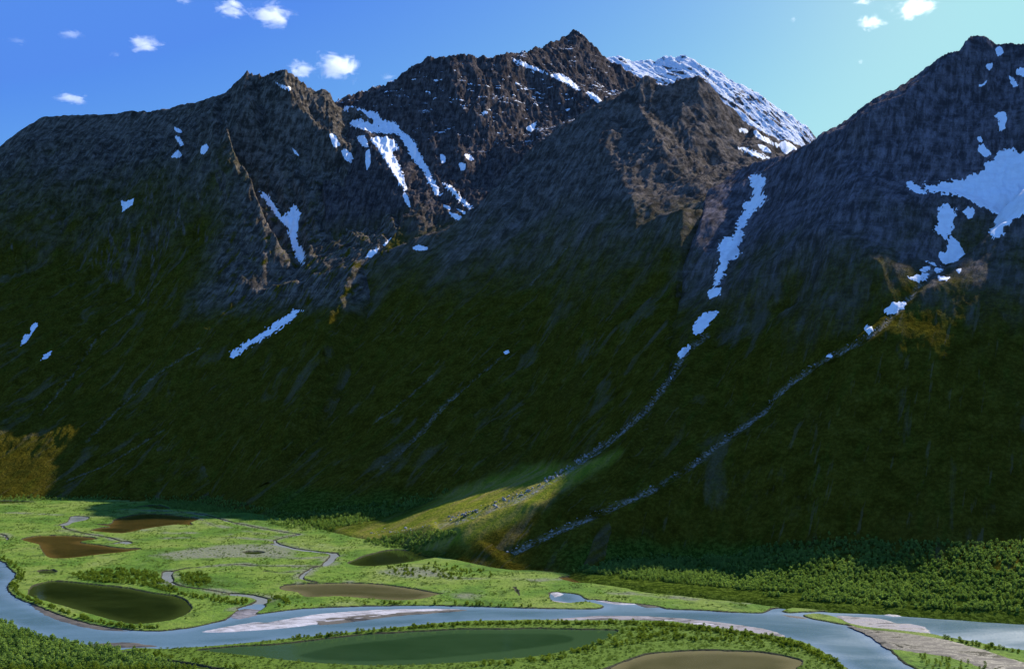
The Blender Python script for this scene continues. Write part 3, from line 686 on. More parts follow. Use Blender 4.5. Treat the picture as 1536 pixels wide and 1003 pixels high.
POND_E = [(836, 866), (870, 864), (900, 868), (932, 873), (960, 876), (1000, 879), (1050, 885), (1100, 890), (1150, 895), (1178, 899), (1170, 902), (1100, 894), (1050, 889), (1000, 884), (940, 878), (900, 876), (860, 874)]
POOL_F = [(95, 789), (87, 787), (100, 783), (107, 774), (134, 775), (130, 780), (110, 784), (103, 788)]
SMALL = [('small dark pool by the far edge of the meadow, half in shade', [(-30, 753), (0, 750.5), (35, 751), (54, 753), (20, 755), (-30, 756)]),
         ('narrow dark pool under the scrub at the foot of the shaded slope', [(205, 760), (225, 757.5), (240, 757), (256, 763), (238, 763.5), (222, 760.5)]),
         ('tiny dark oval pool between the reddish pond and the big oval pond', [(55, 857), (63, 855), (80, 854.5), (87, 857.5), (78, 860.5), (62, 861)]),
         ('thin dark pool in the pale gravel flat mid meadow', [(363, 828.5), (372, 826.5), (388, 826.5), (398, 829), (385, 832), (370, 831.5)]),
         ('narrow dark slit of water in the bright meadow by the river', [(770, 882), (774, 881), (780, 892), (778, 894)])]
DITCH = [(182, 977), (200, 979), (222, 986), (262, 991), (332, 1003), (370, 1010), (300, 1004), (250, 997), (205, 989), (190, 982)]
CHAN = [([(134, 775), (60, 771.5), (0, 769), (-200, 766)], 3.2), ([(92, 789), (100, 794), (130, 801), (160, 806), (182, 812)], 5), ([(175, 815), (186, 813), (192, 815.5)], 13),
      ([(140, 766), (200, 765), (270, 768), (305, 772), (325, 777), (345, 783), (370, 788), (388, 792), (430, 799), (448, 802), (428, 806), (412, 811), (420, 818), (450, 825), (480, 828), (505, 830), (500, 838), (490, 847), (470, 852), (457, 860), (452, 868), (475, 874)], 6),
      ([(200, 811), (250, 808), (300, 806.5), (350, 807), (400, 810)], 2.4), ([(410, 816), (450, 825), (500, 831), (498, 838), (488, 848)], 11),
      ([(490, 849), (440, 850), (390, 849.5), (360, 847), (320, 849.5), (280, 853), (258, 858), (250, 865), (256, 873), (266, 878), (285, 882), (310, 885), (340, 890), (370, 893), (392, 900)], 5),
      ([(252, 858), (250, 865), (254, 872)], 12), ([(350, 892), (375, 894), (395, 900), (385, 907), (365, 913)], 13),
      ([(0, 801), (8, 804), (12, 811)], 4), ([(455, 874), (475, 874), (500, 873), (520, 874)], 2.5), ([(60, 797), (95, 796), (130, 801)], 2), ([(290, 776), (330, 790), (370, 797), (410, 806)], 2.2), ([(215, 795), (250, 800), (300, 800), (340, 803)], 1.8), ([(398, 835), (440, 838), (480, 837)], 3.5), ([(395, 857), (420, 859), (445, 858)], 4), ([(640, 862), (690, 868), (740, 868), (800, 872), (838, 868)], 2), ([(920, 890), (980, 893), (1030, 899), (1080, 903), (1120, 904)], 2.4), ([(1000, 884), (1020, 890), (1060, 891)], 2), ([(1185, 902), (1240, 902), (1300, 909), (1400, 914), (1560, 922)], 3)]
WATERS = [('river', RIVER), ('pond', BIGPOND), ('pond', BROWNPOND), ('pond', LEFTPOND), ('pond', POND_A), ('pond', POND_B), ('pond', POND_C), ('pond', POND_D), ('pond', POND_E), ('pool', POOL_F), ('ditch', DITCH)]

def gpoly(poly, n=4):
    P = curve(poly, True, n); x, y = ground(P[:, 0], P[:, 1], -1.3); return np.stack([x, y], -1)

pyr = np.concatenate([np.arange(739, 760, .28), np.arange(760, 860, .40), np.arange(860, 1030, .62), np.arange(1030, 1200, 8)])[::-1]
_, Drow = ground(np.full(len(pyr), PCX), pyr)
fg = Grid(-330, 1870, 1.05, Drow)
fg.px, fg.py = project(fg.X, fg.Y, fg.Z); fg.vis = np.ones(fg.Z.shape, bool)
def coarse_sdf(P, closed=True, q=3):
    """signed distance on a thinned grid, spread back to the full one"""
    ri = np.unique(np.r_[np.arange(0, fg.nr, q), fg.nr - 1]); ci = np.unique(np.r_[np.arange(0, fg.nc, q), fg.nc - 1])
    x0, x1, y0, y1 = P[:, 0].min() - 60, P[:, 0].max() + 60, P[:, 1].min() - 60, P[:, 1].max() + 60
    Xc, Yc = fg.X[np.ix_(ri, ci)], fg.Y[np.ix_(ri, ci)]
    m = (Xc > x0) & (Xc < x1) & (Yc > y0) & (Yc < y1)
    d = np.full(Xc.shape, 60., np.float32); d[m] = np.minimum(sdf(Xc[m], Yc[m], P, closed), 60)
    rf = np.interp(np.arange(fg.nr), ri, np.arange(len(ri))); cf = np.interp(np.arange(fg.nc), ci, np.arange(len(ci)))
    r = np.minimum(rf.astype(int), len(ri) - 2); c = np.minimum(cf.astype(int), len(ci) - 2); fr = (rf - r)[:, None]; fc = (cf - c)[None]
    return (d[r][:, c] * (1 - fc) + d[r][:, c + 1] * fc) * (1 - fr) + (d[r + 1][:, c] * (1 - fc) + d[r + 1][:, c + 1] * fc) * fr

sds = {}
for i, (nm, poly) in enumerate(WATERS): sds[i] = coarse_sdf(gpoly(poly))
sds['river'] = sds[0]
chs = np.full(fg.Z.shape, 60., np.float32)
for P, wd in CHAN:
    C = curve(P, False, 5); x, y = ground(C[:, 0], C[:, 1], -1.3)
    chs = np.minimum(chs, coarse_sdf(np.stack([x, y], -1), False) - wd * (.62 + .25 * fbm(fg.X / 40, fg.Y / 40, 2, 66)))
sds['channel'] = chs
smalls = []
for lab, poly in SMALL:
    d = coarse_sdf(gpoly(poly), q=1 if True else 2); smalls.append((lab, d))
wob = (1.2 + 2.2 * smooth(2, 9, chs)) * fbm(fg.X / 16, fg.Y / 16, 4, 71)
allw = np.minimum.reduce([sds[i] for i in range(len(WATERS))] + [chs] + [d for _, d in smalls])
wd = allw + wob * smooth(0, 3, np.abs(allw) + 1)
land = smooth(1, 30, wd)
und = .7 * fbm(fg.X / 45, fg.Y / 45, 4, 72) + .35 * fbm(fg.X / 9, fg.Y / 9, 3, 73)
fg.Z = np.clip(wd * .9, -2.6, 0.0) + land * und
fg.Z -= 6 * smooth(60, 0, fg.Y - fg.D.min()) * 0
# hidden under the mountains' feet at the back
o = None

def floor_mat():
    m, nt, b = new_mat('meadow'); k = NB(nt); P = k.pos()
    big = k.noise(k.mapping(P, scale=(1, .8, 1)), .009, 5, .6, .5); mid = k.noise(P, .045, 6, .6, .4); fine = k.noise(P, .25, 5, .65)
    spk = k.noise(P, .11, 5, .7)
    c = k.ramp(big, [(.28, (.050, .105, .012)), (.42, (.085, .165, .016)), (.52, (.135, .205, .026)), (.62, (.165, .215, .040)), (.75, (.185, .225, .085))])
    c = k.mix(k.math('MULTIPLY', k.maprange(mid, .50, .66), .75), c, (.036, .075, .008))
    c = k.mix(k.math('MULTIPLY', k.maprange(spk, .55, .68), .55), c, (.034, .064, .008))
    c = k.mix(k.math('MULTIPLY', k.maprange(mid, .42, .28), .5), c, (.17, .215, .085))
    c = k.mix(k.math('MULTIPLY', k.maprange(fine, .5, .7), .35), c, (.028, .05, .007))
    c = k.mix(k.attr('lush'), c, k.mix(fine, (.060, .110, .010), (.105, .165, .016)))
    gr = k.ramp(fine, [(.3, (.20, .20, .17)), (.5, (.16, .17, .10)), (.68, (.11, .15, .05))])
    c = k.mix(k.attr('gravel'), c, gr)
    rim = k.attr('rim')
    c = k.mix(rim, c, k.mix(mid, (.022, .024, .012), (.050, .046, .028)))
    k.L.new(c, b.inputs['Base Color']); b.inputs['Roughness'].default_value = .95; b.inputs['Specular IOR Level'].default_value = .1
    h = k.math('ADD', k.math('MULTIPLY', fine, .8), k.math('ADD', mid, k.math('MULTIPLY', spk, 1.2)))
    k.L.new(k.bump(h, 2.2, 1.0), b.inputs['Normal'])
    return m
GRAVEL = [[(225, 833), (280, 824), (350, 816), (420, 818), (450, 826), (440, 836), (400, 838), (330, 838), (260, 840)], [(565, 858), (600, 850), (650, 852), (680, 860), (640, 868), (590, 866)], [(655, 892), (690, 890), (725, 893), (725, 899), (680, 899)]]
gsd = np.minimum.reduce([coarse_sdf(gpoly(P)) for P in GRAVEL])
gravel = smooth(6, -22, gsd + 22 * fbm(fg.X / 30, fg.Y / 30, 4, 74))
bed = smooth(14, 1, chs + 9 * fbm(fg.X / 26, fg.Y / 26, 4, 80)) * smooth(-.15, .25, fbm(fg.X / 60, fg.Y / 60, 3, 81) + .05)
gravel = np.maximum(gravel, .9 * bed)
rim = smooth(.5, -.2, wd + 1.1 * fbm(fg.X / 22, fg.Y / 22, 3, 79))
lush_p = [[(-200, 925), (10, 934), (100, 966), (185, 978), (330, 1005), (400, 1040), (-200, 1040)], [(180, 976), (400, 963), (700, 933), (1010, 934), (1180, 958), (1260, 1000), (1280, 1040), (300, 1040)]]
lush = smooth(10, -10, np.minimum.reduce([coarse_sdf(gpoly(P)) for P in lush_p]))
o = mesh_np('valley_floor', fg.verts(), grid_faces(fg.nr, fg.nc), floor_mat(), attrs={'gravel': gravel.ravel(), 'rim': rim.ravel(), 'lush': lush.ravel()})
tag(o, 'bright green marshy meadow filling the flat valley bottom between the river arms', 'meadow', kind='structure')

# water sheets: flat, reaching a little way into the banks that hold them
def sheet(name, d, z, mat, label, cat, q=3, deep=None):
    ri = np.arange(0, fg.nr, q); ci = np.arange(0, fg.nc, q)
    dd = d[np.ix_(ri, ci)]; X = fg.X[np.ix_(ri, ci)]; Y = fg.Y[np.ix_(ri, ci)]
    vk = dd < 1.5
    keep = vk[:-1, :-1] | vk[1:, :-1] | vk[:-1, 1:] | vk[1:, 1:]
    F = grid_faces(len(ri), len(ci), keep); use, inv = np.unique(F, return_inverse=True)
    V = np.stack([X, Y, np.full_like(X, z)], -1).reshape(-1, 3)[use]
    dp = smooth(-3, -22, dd + 7 * fbm(X / 45, Y / 30, 4, 88)) if deep is None else smooth(2.5, -2.5, deep[np.ix_(ri, ci)] + 5 * fbm(X / 40, Y / 30, 4, 88))
    return tag(mesh_np(name, V, inv.reshape(F.shape), mat, attrs={'deep': dp.ravel()[use]}), label, cat, kind='structure')

MW = {'river': water_mat('glacial_water', (.120, .190, .250), (.065, .125, .150), .33, .55, .6),
      'bigpond': water_mat('green_pond_water', (.034, .070, .026), (.016, .040, .014), .10, .08, .45),
      'brown': water_mat('brown_pond_water', (.150, .130, .060), (.055, .054, .020), .14, .1, .45),
      'dark': water_mat('dark_pond_water', (.034, .048, .010), (.009, .015, .003), .07, .05, .4),
      'red': water_mat('rusty_pond_water', (.115, .072, .018), (.022, .021, .005), .10, .06, .4),
      'pale': water_mat('pale_channel_water', (.20, .215, .20), (.13, .15, .14), .3, .3, .5)}
DEEP = [(450, 981), (490, 971), (560, 962), (640, 953), (720, 949), (800, 950), (845, 951), (862, 956), (850, 962), (800, 971), (740, 978), (650, 987), (560, 991), (490, 989), (455, 985)]
WINFO = [('river', 'wide blue green glacial river winding across the foot of the valley', 'river'), ('bigpond', 'large green oval pond just in front of the river', 'pond'), ('brown', 'shallow brown pond in the very foreground inside the river bend', 'pond'),
         ('dark', 'dark olive oval pond in the bend of the river on the left', 'pond'), ('red', 'reddish brown pond with a grassy tongue in the left meadow', 'pond'), ('red', 'rust brown pond with a pale sandy spit, farthest left in the meadow', 'pond'),
         ('brown', 'long brown pond with dark rims, mid meadow close above the river', 'pond'), ('dark', 'dark pool lying half in the mountain shadow at the end of the stony fan', 'pond'), ('red', 'thin rusty pool along the front of the birch wood', 'pond'),
         ('pale', 'small grey pool where a thin creek turns in the far left meadow', 'pond'), ('dark', 'narrow dark side channel beside the near birch grove', 'channel')]
for i, (mk, lab, cat) in enumerate(WINFO):
    sheet({'channel': 'side_channel'}.get(cat, cat), sds[i], -1.3 - .012 * i, MW[mk], lab, cat, deep=coarse_sdf(gpoly(DEEP)) if i == 1 else None)
sheet('creek', chs, -1.46, MW['pale'], 'thin meandering creeks threading the left meadow', 'creek', 2)
for j, (lab, d) in enumerate(smalls): sheet('pool', d, -1.5 - .01 * j, MW['dark'], lab, 'pool', 1)

# ---- bars of sand and silt: low mounds that break the water surface
def silt_mat(name, cols, scale, rough, spec, bump):
    m, nt, b = new_mat(name); k = NB(nt); P = k.pos()
    n = k.noise(k.mapping(P, scale=(.35, .8, 1)), scale * 1.3, 7, .66, 1.6); f = k.noise(P, .5, 4, .65)
    q = k.math('ADD', k.math('MULTIPLY', n, .8), k.math('MULTIPLY', f, .2))
    c = k.ramp(q, [(.32 + .18 * i, c) for i, c in enumerate(cols)])
    k.L.new(c, b.inputs['Base Color']); k.L.new(k.maprange(n, .35, .6, .25, .9), b.inputs['Roughness']); b.inputs['Specular IOR Level'].default_value = .35
    k.L.new(k.bump(f, .4), b.inputs['Normal']); return m
MS = {'white': silt_mat('pale_silt', [(.13, .12, .10), (.32, .305, .315), (.52, .50, .54)], .06, .85, .3, .4),
      'brown': silt_mat('wet_brown_silt', [(.040, .034, .022), (.068, .058, .042), (.115, .10, .085)], .05, .6, .4, .3),
      'lilac': silt_mat('damp_grey_silt', [(.08, .072, .065), (.17, .155, .16), (.30, .28, .315)], .05, .6, .4, .3)}
def bar(poly, mat, label, z0=-1.3, h=.55, rough=3.0, stretch=3.0, seed=0, name='sandbar'):
    P = gpoly(poly); x0, x1, y0, y1 = P[:, 0].min() - 8, P[:, 0].max() + 8, P[:, 1].min() - 8, P[:, 1].max() + 8
    nx = int(min(900, (x1 - x0) / .7)); ny = int(min(300, (y1 - y0) / .8))
    X, Y = np.meshgrid(np.linspace(x0, x1, nx), np.linspace(y0, y1, ny))
    d = sdf(X, Y, P) + rough * fbm(X / (9 * stretch), Y / 9, 4, 500 + seed)
    hh = np.clip(-d * .12, -1.2, h) + .16 * fbm(X / 25, Y / 8, 3, 510 + seed) * (d < 0)
    vk = d < 3; keep = vk[:-1, :-1] | vk[1:, :-1] | vk[:-1, 1:] | vk[1:, 1:]
    F = grid_faces(ny, nx, keep); use, inv = np.unique(F, return_inverse=True)
    V = np.stack([X, Y, z0 + hh], -1).reshape(-1, 3)[use]
    o = mesh_np(name, V, inv.reshape(F.shape), mat); return tag(o, label, 'sandbar' if name == 'sandbar' else 'grass bank', kind='structure')
BARS = [([(45, 905), (75, 916), (105, 927), (135, 935), (165, 941.5), (195, 946), (160, 945), (120, 939), (85, 929), (60, 918)], 'brown', 'brown sandbar under the cut bank of the left pond'),
        ([(128, 969), (150, 964), (185, 962.5), (212, 965), (235, 969), (185, 971)], 'brown', 'low brown bar by the near bank at the corner grove'),
        ([(305, 947), (330, 941), (360, 936), (385, 932.5), (400, 933), (440, 926), (480, 920), (530, 916), (580, 913.5), (640, 912.5), (690, 913), (640, 918), (590, 922), (540, 929), (490, 934), (440, 940), (400, 944), (370, 946), (330, 948)], 'white', 'long white silt bar streaked across the river on the left of centre'),
        ([(470, 929), (530, 922), (600, 917), (680, 914), (700, 915), (640, 920), (590, 924), (540, 931), (480, 937)], 'brown', 'wet brown fringe along the long white silt bar'),
        ([(780, 934), (840, 927), (900, 923), (960, 923.5), (1010, 926), (1050, 929.5), (1090, 934), (1130, 940), (1160, 946), (1176, 953), (1184, 960), (1130, 953), (1080, 946), (1010, 936), (900, 934)], 'lilac', 'long pale silt bar along the near bank right of centre'),
        ([(940, 929), (1000, 928), (1060, 933), (1100, 940), (1080, 944), (1000, 935), (940, 934)], 'white', 'bright white strip of the pale bar on the near bank'),
        ([(347, 926), (345, 919), (368, 912.5), (392, 915), (386, 922), (360, 928)], 'lilac', 'lilac silt flat at the mouth of the meandering creek'),
        ([(890, 898), (905, 896), (930, 898.5), (952, 902), (962, 906), (930, 906.5), (905, 903)], 'white', 'small white spit in the little inlet on the far bank'),
        ([(955, 901), (975, 903), (992, 910), (972, 911), (955, 907)], 'brown', 'brown tip beside the white spit in the inlet'),
        ([(800, 898), (815, 897), (835, 901), (875, 905), (882, 908), (850, 911), (815, 909)], 'lilac', 'grey silt flat left of the little inlet'),
        ([(826, 889), (838, 887), (845, 891), (832, 895)], 'white', 'tiny white silt patch at the head of the inlet'),
        ([(1255, 923), (1290, 925), (1320, 927), (1345, 934), (1364, 935), (1388, 940), (1396, 951), (1372, 951), (1336, 947), (1298, 943), (1268, 936)], 'lilac', 'lilac mudflat between the right arm and the main river'),
        ([(1320, 919.5), (1350, 920), (1368, 922.5), (1340, 924)], 'white', 'thin white streak of silt in the right arm'),
        ([(1170, 921), (1200, 924), (1212, 928), (1190, 926)], 'brown', 'small brown shoal where the river arms meet')]
for i, (P, mk, lab) in enumerate(BARS): bar(P, MS[mk], lab, -1.32 + .006 * (i % 5), seed=i)
MUD = [([(1278, 941), (1300, 946), (1345, 950), (1393, 957), (1420, 962), (1455, 972), (1490, 982), (1560, 1004), (1620, 1030), (1560, 1030), (1460, 998), (1410, 985), (1360, 977), (1335, 973), (1316, 959), (1296, 948)], 'brown', 'brown mudflat behind the right bank of the main river')]
for i, (P, mk, lab) in enumerate(MUD): bar(P, MS[mk], lab, .25 + .15 * i, .5, seed=40 + i)

# ------------------------------------------------------------------ vegetation
def leaf_mat(name, a, b_, trans=.35):
    m = bpy.data.materials.new(name); m.use_nodes = True; nt = m.node_tree; k = NB(nt)
    for n in list(nt.nodes):
        if n.type != 'OUTPUT_MATERIAL': nt.nodes.remove(n)
    out = nt.nodes['Material Output']
    oi = k.n('ShaderNodeObjectInfo'); n = k.noise(k.pos(), .35, 3, .6); n2 = k.noise(k.pos(), .02, 3, .6)
    f = k.math('ADD', k.math('MULTIPLY', oi.outputs['Random'], .4), k.math('ADD', k.math('MULTIPLY', n, .2), k.math('MULTIPLY', n2, .6)))
    c = k.ramp(f, [(.2, a), (.85, b_)])
    d = k.n('ShaderNodeBsdfDiffuse'); t = k.n('ShaderNodeBsdfTranslucent'); mx = k.n('ShaderNodeMixShader'); mx.inputs[0].default_value = trans
    k.L.new(c, d.inputs[0]); k.L.new(k.mix(1.0, c, (1.0, 1.0, .55), 'MULTIPLY'), t.inputs[0])
    k.L.new(d.outputs[0], mx.inputs[1]); k.L.new(t.outputs[0], mx.inputs[2]); k.L.new(mx.outputs[0], out.inputs[0])
    return m
ML = {'birch': leaf_mat('birch_leaves', (.065, .120, .012), (.180, .240, .034), .55), 'wood': leaf_mat('wood_leaves', (.070, .140, .024), (.240, .350, .095), .55), 'willow': leaf_mat('willow_leaves', (.085, .145, .022), (.160, .230, .055), .45)}
MBARK = plain_mat('birch_bark', [(.05, .045, .04), (.16, .15, .13), (.30, .29, .27)], 3.0, .9, .2)

def clump_mesh(name, n, h, w, base, leaf, seed, mat):
    r = np.random.default_rng(seed); V = []; F = []
    lobes = [(r.uniform(-.28, .28) * w, r.uniform(-.28, .28) * w, base + (h - base) * q, r.uniform(.55, 1.0)) for q in np.linspace(.12, .86, 6)]
    for i in range(n):
        lx, ly, lz, ls = lobes[r.integers(len(lobes))]
        v = r.normal(size=3); v /= np.linalg.norm(v); rad = r.uniform(.55, 1.0) ** .5
        q = (lz - base) / (h - base); ww = w * .5 * (.35 + .65 * math.sin(3.14 * (.22 + .66 * q))) * ls * 1.1
        p = np.array([lx * (1 - .5 * q), ly * (1 - .5 * q), lz]) + v * rad * np.array([ww, ww, (h - base) * .20])
        p[2] = max(p[2], .1)
        a = r.normal(size=3); a /= np.linalg.norm(a); b = np.cross(a, v + r.normal(size=3) * .4); b /= np.linalg.norm(b) + 1e-9
        s = leaf * r.uniform(.6, 1.3); k = len(V)
        V += [p - a * s - b * s * .6, p + a * s - b * s * .6, p + a * s * .7 + b * s * .7, p - a * s * .6 + b * s * .6]
        F.append((k, k + 1, k + 2, k + 3))
    me = bpy.data.meshes.new(name); me.from_pydata([tuple(v) for v in V], [], F); me.materials.append(mat); return me

def trunk_mesh(name, h, r0, seed):
    r = np.random.default_rng(seed); V = []; F = []; seg = 6
    def tube(p0, p1, a, b, n=4):
        k = len(V); p0 = np.array(p0); p1 = np.array(p1); d = p1 - p0; d = d / np.linalg.norm(d)
        u = np.cross(d, (.3, .9, .2)); u /= np.linalg.norm(u); w = np.cross(d, u); bend = r.normal(size=3) * .06 * np.linalg.norm(p1 - p0)
        for i in range(n + 1):
            t = i / n; c = p0 + (p1 - p0) * t + bend * math.sin(t * 3.14); rr = a + (b - a) * t
            for j in range(seg): V.append(tuple(c + rr * (u * math.cos(j * 6.283 / seg) + w * math.sin(j * 6.283 / seg))))
        for i in range(n):
            for j in range(seg): F.append((k + i * seg + j, k + i * seg + (j + 1) % seg, k + (i + 1) * seg + (j + 1) % seg, k + (i + 1) * seg + j))
    tube((0, 0, -.4), (r.uniform(-.3, .3), r.uniform(-.3, .3), h * .85), r0, r0 * .25, 6)
    for i in range(5):
        z = h * r.uniform(.25, .65); an = r.uniform(0, 6.28); L = h * r.uniform(.2, .32)
        tube((0, 0, z), (L * .6 * math.cos(an), L * .6 * math.sin(an), z + L * .7), r0 * .4, r0 * .12, 3)
    me = bpy.data.meshes.new(name); me.from_pydata(V, [], F); me.materials.append(MBARK); return me

TREES = [(clump_mesh('crown', 210, h, w, b, .36, 100 + i, ML['birch']), trunk_mesh('trunk', h, .14, 200 + i)) for i, (h, w, b) in enumerate([(7.5, 4.2, 1.0), (6.2, 4.0, .8), (8.6, 4.4, 1.4), (5.4, 3.6, .5)])]
def joined(name, cm, tm, mat):
    V = [v.co[:] for v in cm.vertices]; F = [tuple(p.vertices) for p in cm.polygons]; n = len(V); nf = len(F)
    V += [v.co[:] for v in tm.vertices]; F += [tuple(i + n for i in p.vertices) for p in tm.polygons]
    me = bpy.data.meshes.new(name); me.from_pydata(V, [], F); me.materials.append(mat); me.materials.append(MBARK)
    for p in list(me.polygons)[nf:]: p.material_index = 1
    return me

def library(name, meshes):
    c = bpy.data.collections.new(name)
    for i, me in enumerate(meshes):
        o = bpy.data.objects.new('%s_%02d' % (name, i), me); c.objects.link(o)
    return c
LIB_WOOD = library('wood_tree_kinds', [joined('wood_tree', clump_mesh('c', 120, h, w, b, .52, 300 + i, ML['wood']), trunk_mesh('t', h, .13, 320 + i), ML['wood']) for i, (h, w, b) in enumerate([(6.0, 4.8, .4), (5.0, 4.6, .3), (7.2, 4.8, .7), (3.8, 4.4, .2)])])
LIB_BIRCH = library('bank_tree_kinds', [joined('bank_tree', clump_mesh('c', 110, h, w, b, .42, 340 + i, ML['birch']), trunk_mesh('t', h, .1, 360 + i), ML['birch']) for i, (h, w, b) in enumerate([(3.4, 3.6, .2), (2.6, 3.4, .15), (4.4, 3.8, .3)])])
LIB_WILLOW = library('willow_kinds', [clump_mesh('willow', 46, h, w, .1, .30, 380 + i, ML['willow']) for i, (h, w) in enumerate([(1.3, 3.4), (1.0, 2.6), (1.7, 3.8)])])

def scatter(name, P, S, lib, label, cat):
    """one body of growth: points that each carry a plant"""
    me = bpy.data.meshes.new(name); me.vertices.add(len(P)); me.vertices.foreach_set('co', np.ascontiguousarray(P, np.float32).ravel())
    a = me.attributes.new('size', 'FLOAT', 'POINT'); a.data.foreach_set('value', np.ascontiguousarray(S, np.float32))
    a = me.attributes.new('turn', 'FLOAT', 'POINT'); a.data.foreach_set('value', rng.uniform(0, 6.28, len(P)).astype(np.float32))
    a = me.attributes.new('pick', 'INT', 'POINT'); a.data.foreach_set('value', rng.integers(0, len(lib.objects), len(P)).astype(np.int32))
    o = bpy.data.objects.new(name, me); COL.objects.link(o)
    ng = bpy.data.node_groups.new(name, 'GeometryNodeTree')
    ng.interface.new_socket('Geometry', in_out='INPUT', socket_type='NodeSocketGeometry'); ng.interface.new_socket('Geometry', in_out='OUTPUT', socket_type='NodeSocketGeometry')
    N, L = ng.nodes, ng.links
    gi = N.new('NodeGroupInput'); go = N.new('NodeGroupOutput'); ci = N.new('GeometryNodeCollectionInfo'); ip = N.new('GeometryNodeInstanceOnPoints')
    ci.inputs[0].default_value = lib; ci.inputs[1].default_value = True; ci.inputs[2].default_value = True
    def na(nm, t):
        x = N.new('GeometryNodeInputNamedAttribute'); x.data_type = t; x.inputs[0].default_value = nm; return x.outputs[0]
    cx = N.new('ShaderNodeCombineXYZ'); L.new(na('turn', 'FLOAT'), cx.inputs[2])
    L.new(gi.outputs[0], ip.inputs['Points']); L.new(ci.outputs[0], ip.inputs['Instance']); ip.inputs['Pick Instance'].default_value = True
    L.new(na('pick', 'INT'), ip.inputs['Instance Index']); L.new(cx.outputs[0], ip.inputs['Rotation']); L.new(na('size', 'FLOAT'), ip.inputs['Scale'])
    L.new(ip.outputs[0], go.inputs[0])
    md = o.modifiers.new('growth', 'NODES'); md.node_group = ng
    return tag(o, label, cat, kind='stuff')

def height(x, y):
    z = fg.sample(x, y)
    k = x / y
    for nm in ('right', 'mid', 'left'):
        g = GR[nm]; ok = (k > g.K[0]) & (k < g.K[-1]) & (y > g.D[0]) & (y < g.D[-1])
        zz = np.full(x.shape, -99.); zz[ok] = g.sample(x[ok], y[ok]); z = np.maximum(z, zz)
    return z
wet = lambda x, y: fgs(allw, x, y)
def fgs(A, x, y):
    ci = np.clip(np.interp(x / y, fg.K, np.arange(fg.nc)), 0, fg.nc - 1).astype(int); ri = np.clip(np.interp(y, fg.D, np.arange(fg.nr)), 0, fg.nr - 1).astype(int)
    return A[ri, ci]

def in_px_poly(poly, dens, clump=0.0, cl=28, seed=0, z_of=height, margin=2.0):
    """plants in the area whose outline (on the real ground) is seen as this polygon; dens = plants per 100 m2"""
    P = np.array(poly, float); gx, gy = ground(P[:, 0], np.maximum(P[:, 1], 742)); y0, y1 = gy.min() - 150, gy.max() + 50
    k0, k1 = (P[:, 0].min() - PCX) / FPX, (P[:, 0].max() - PCX) / FPX
    y0 = max(y0, 760)
    xa, xb = min(k0 * y0, k0 * y1), max(k1 * y0, k1 * y1)
    n = int((xb - xa) * (y1 - y0) / 100 * dens)
    x = rng.uniform(xa, xb, n); y = rng.uniform(y0, y1, n)
    z = z_of(x, y)
    px, py = project(x, y, z)
    ok = (sdf(px, py, curve(P, True, 3)) < 0)
    ok[ok] &= wet(x[ok], y[ok]) > margin
    if clump:
        c = fbm(x / cl, y / cl, 3, 600 + seed)
        ok &= c > (rng.uniform(-.5, .5, n) * .5 + clump)
    return np.stack([x, y, z], -1)[ok]

def bank_strip(line, width, dens, seed=0):
    """plants along a bank: near a traced line"""
    C = curve(line, False, 5); gx, gy = ground(C[:, 0], C[:, 1]); L = np.hypot(np.diff(gx), np.diff(gy)); n = int(L.sum() * width / 100 * dens)
    t = rng.uniform(0, L.sum(), n); cs = np.r_[0, np.cumsum(L)]
    x = np.interp(t, cs, gx) + rng.normal(0, width * .4, n); y = np.interp(t, cs, gy) + rng.normal(0, width * .4, n)
    ok = wet(x, y) > 1.2
    return np.stack([x, y, height(x, y)], -1)[ok]

WOOD = [(858, 864), (880, 848), (950, 839), (1020, 839), (1090, 836), (1140, 819), (1200, 814), (1300, 809), (1420, 815), (1560, 813), (1790, 813), (1790, 930), (1640, 925), (1536, 918), (1400, 913), (1250, 903), (1150, 893), (1050, 880), (960, 873), (920, 869)]
wood = in_px_poly(WOOD, 12, -.17, 30, 1)
wood2 = in_px_poly([(1090, 838), (1140, 820), (1300, 806), (1420, 812), (1790, 808), (1790, 795), (1420, 800), (1250, 800)], 1.2, .0, 30, 2)
P = np.concatenate([wood, wood2])
scatter('birch_wood', P, rng.uniform(.36, .95, len(P)) ** 1.1, LIB_WOOD, 'dense green birch wood covering the low slope on the right', 'wood')
foot = np.concatenate([in_px_poly([(215, 746), (320, 745), (400, 764), (420, 770), (330, 769), (250, 762)], 3.5, .0, 25, 3),
    in_px_poly([(395, 772), (480, 764), (560, 754), (660, 736), (690, 728), (640, 755), (600, 768), (540, 786), (480, 796), (420, 790)], 4.0, -.05, 22, 4),
    in_px_poly([(545, 812), (620, 799), (668, 796), (690, 800), (640, 818), (600, 823)], 4.0, .0, 20, 5), in_px_poly([(860, 866), (1000, 842), (1090, 836), (1000, 832), (900, 840)], 3, -.1, 20, 6),
    in_px_poly([(-200, 744), (0, 744), (150, 744), (220, 748), (100, 750), (-200, 751)], 2, .0, 25, 7)])
scatter('scrub', foot, rng.uniform(.5, .95, len(foot)), LIB_WOOD, 'low birch scrub along the foot of the shaded slopes', 'scrub')
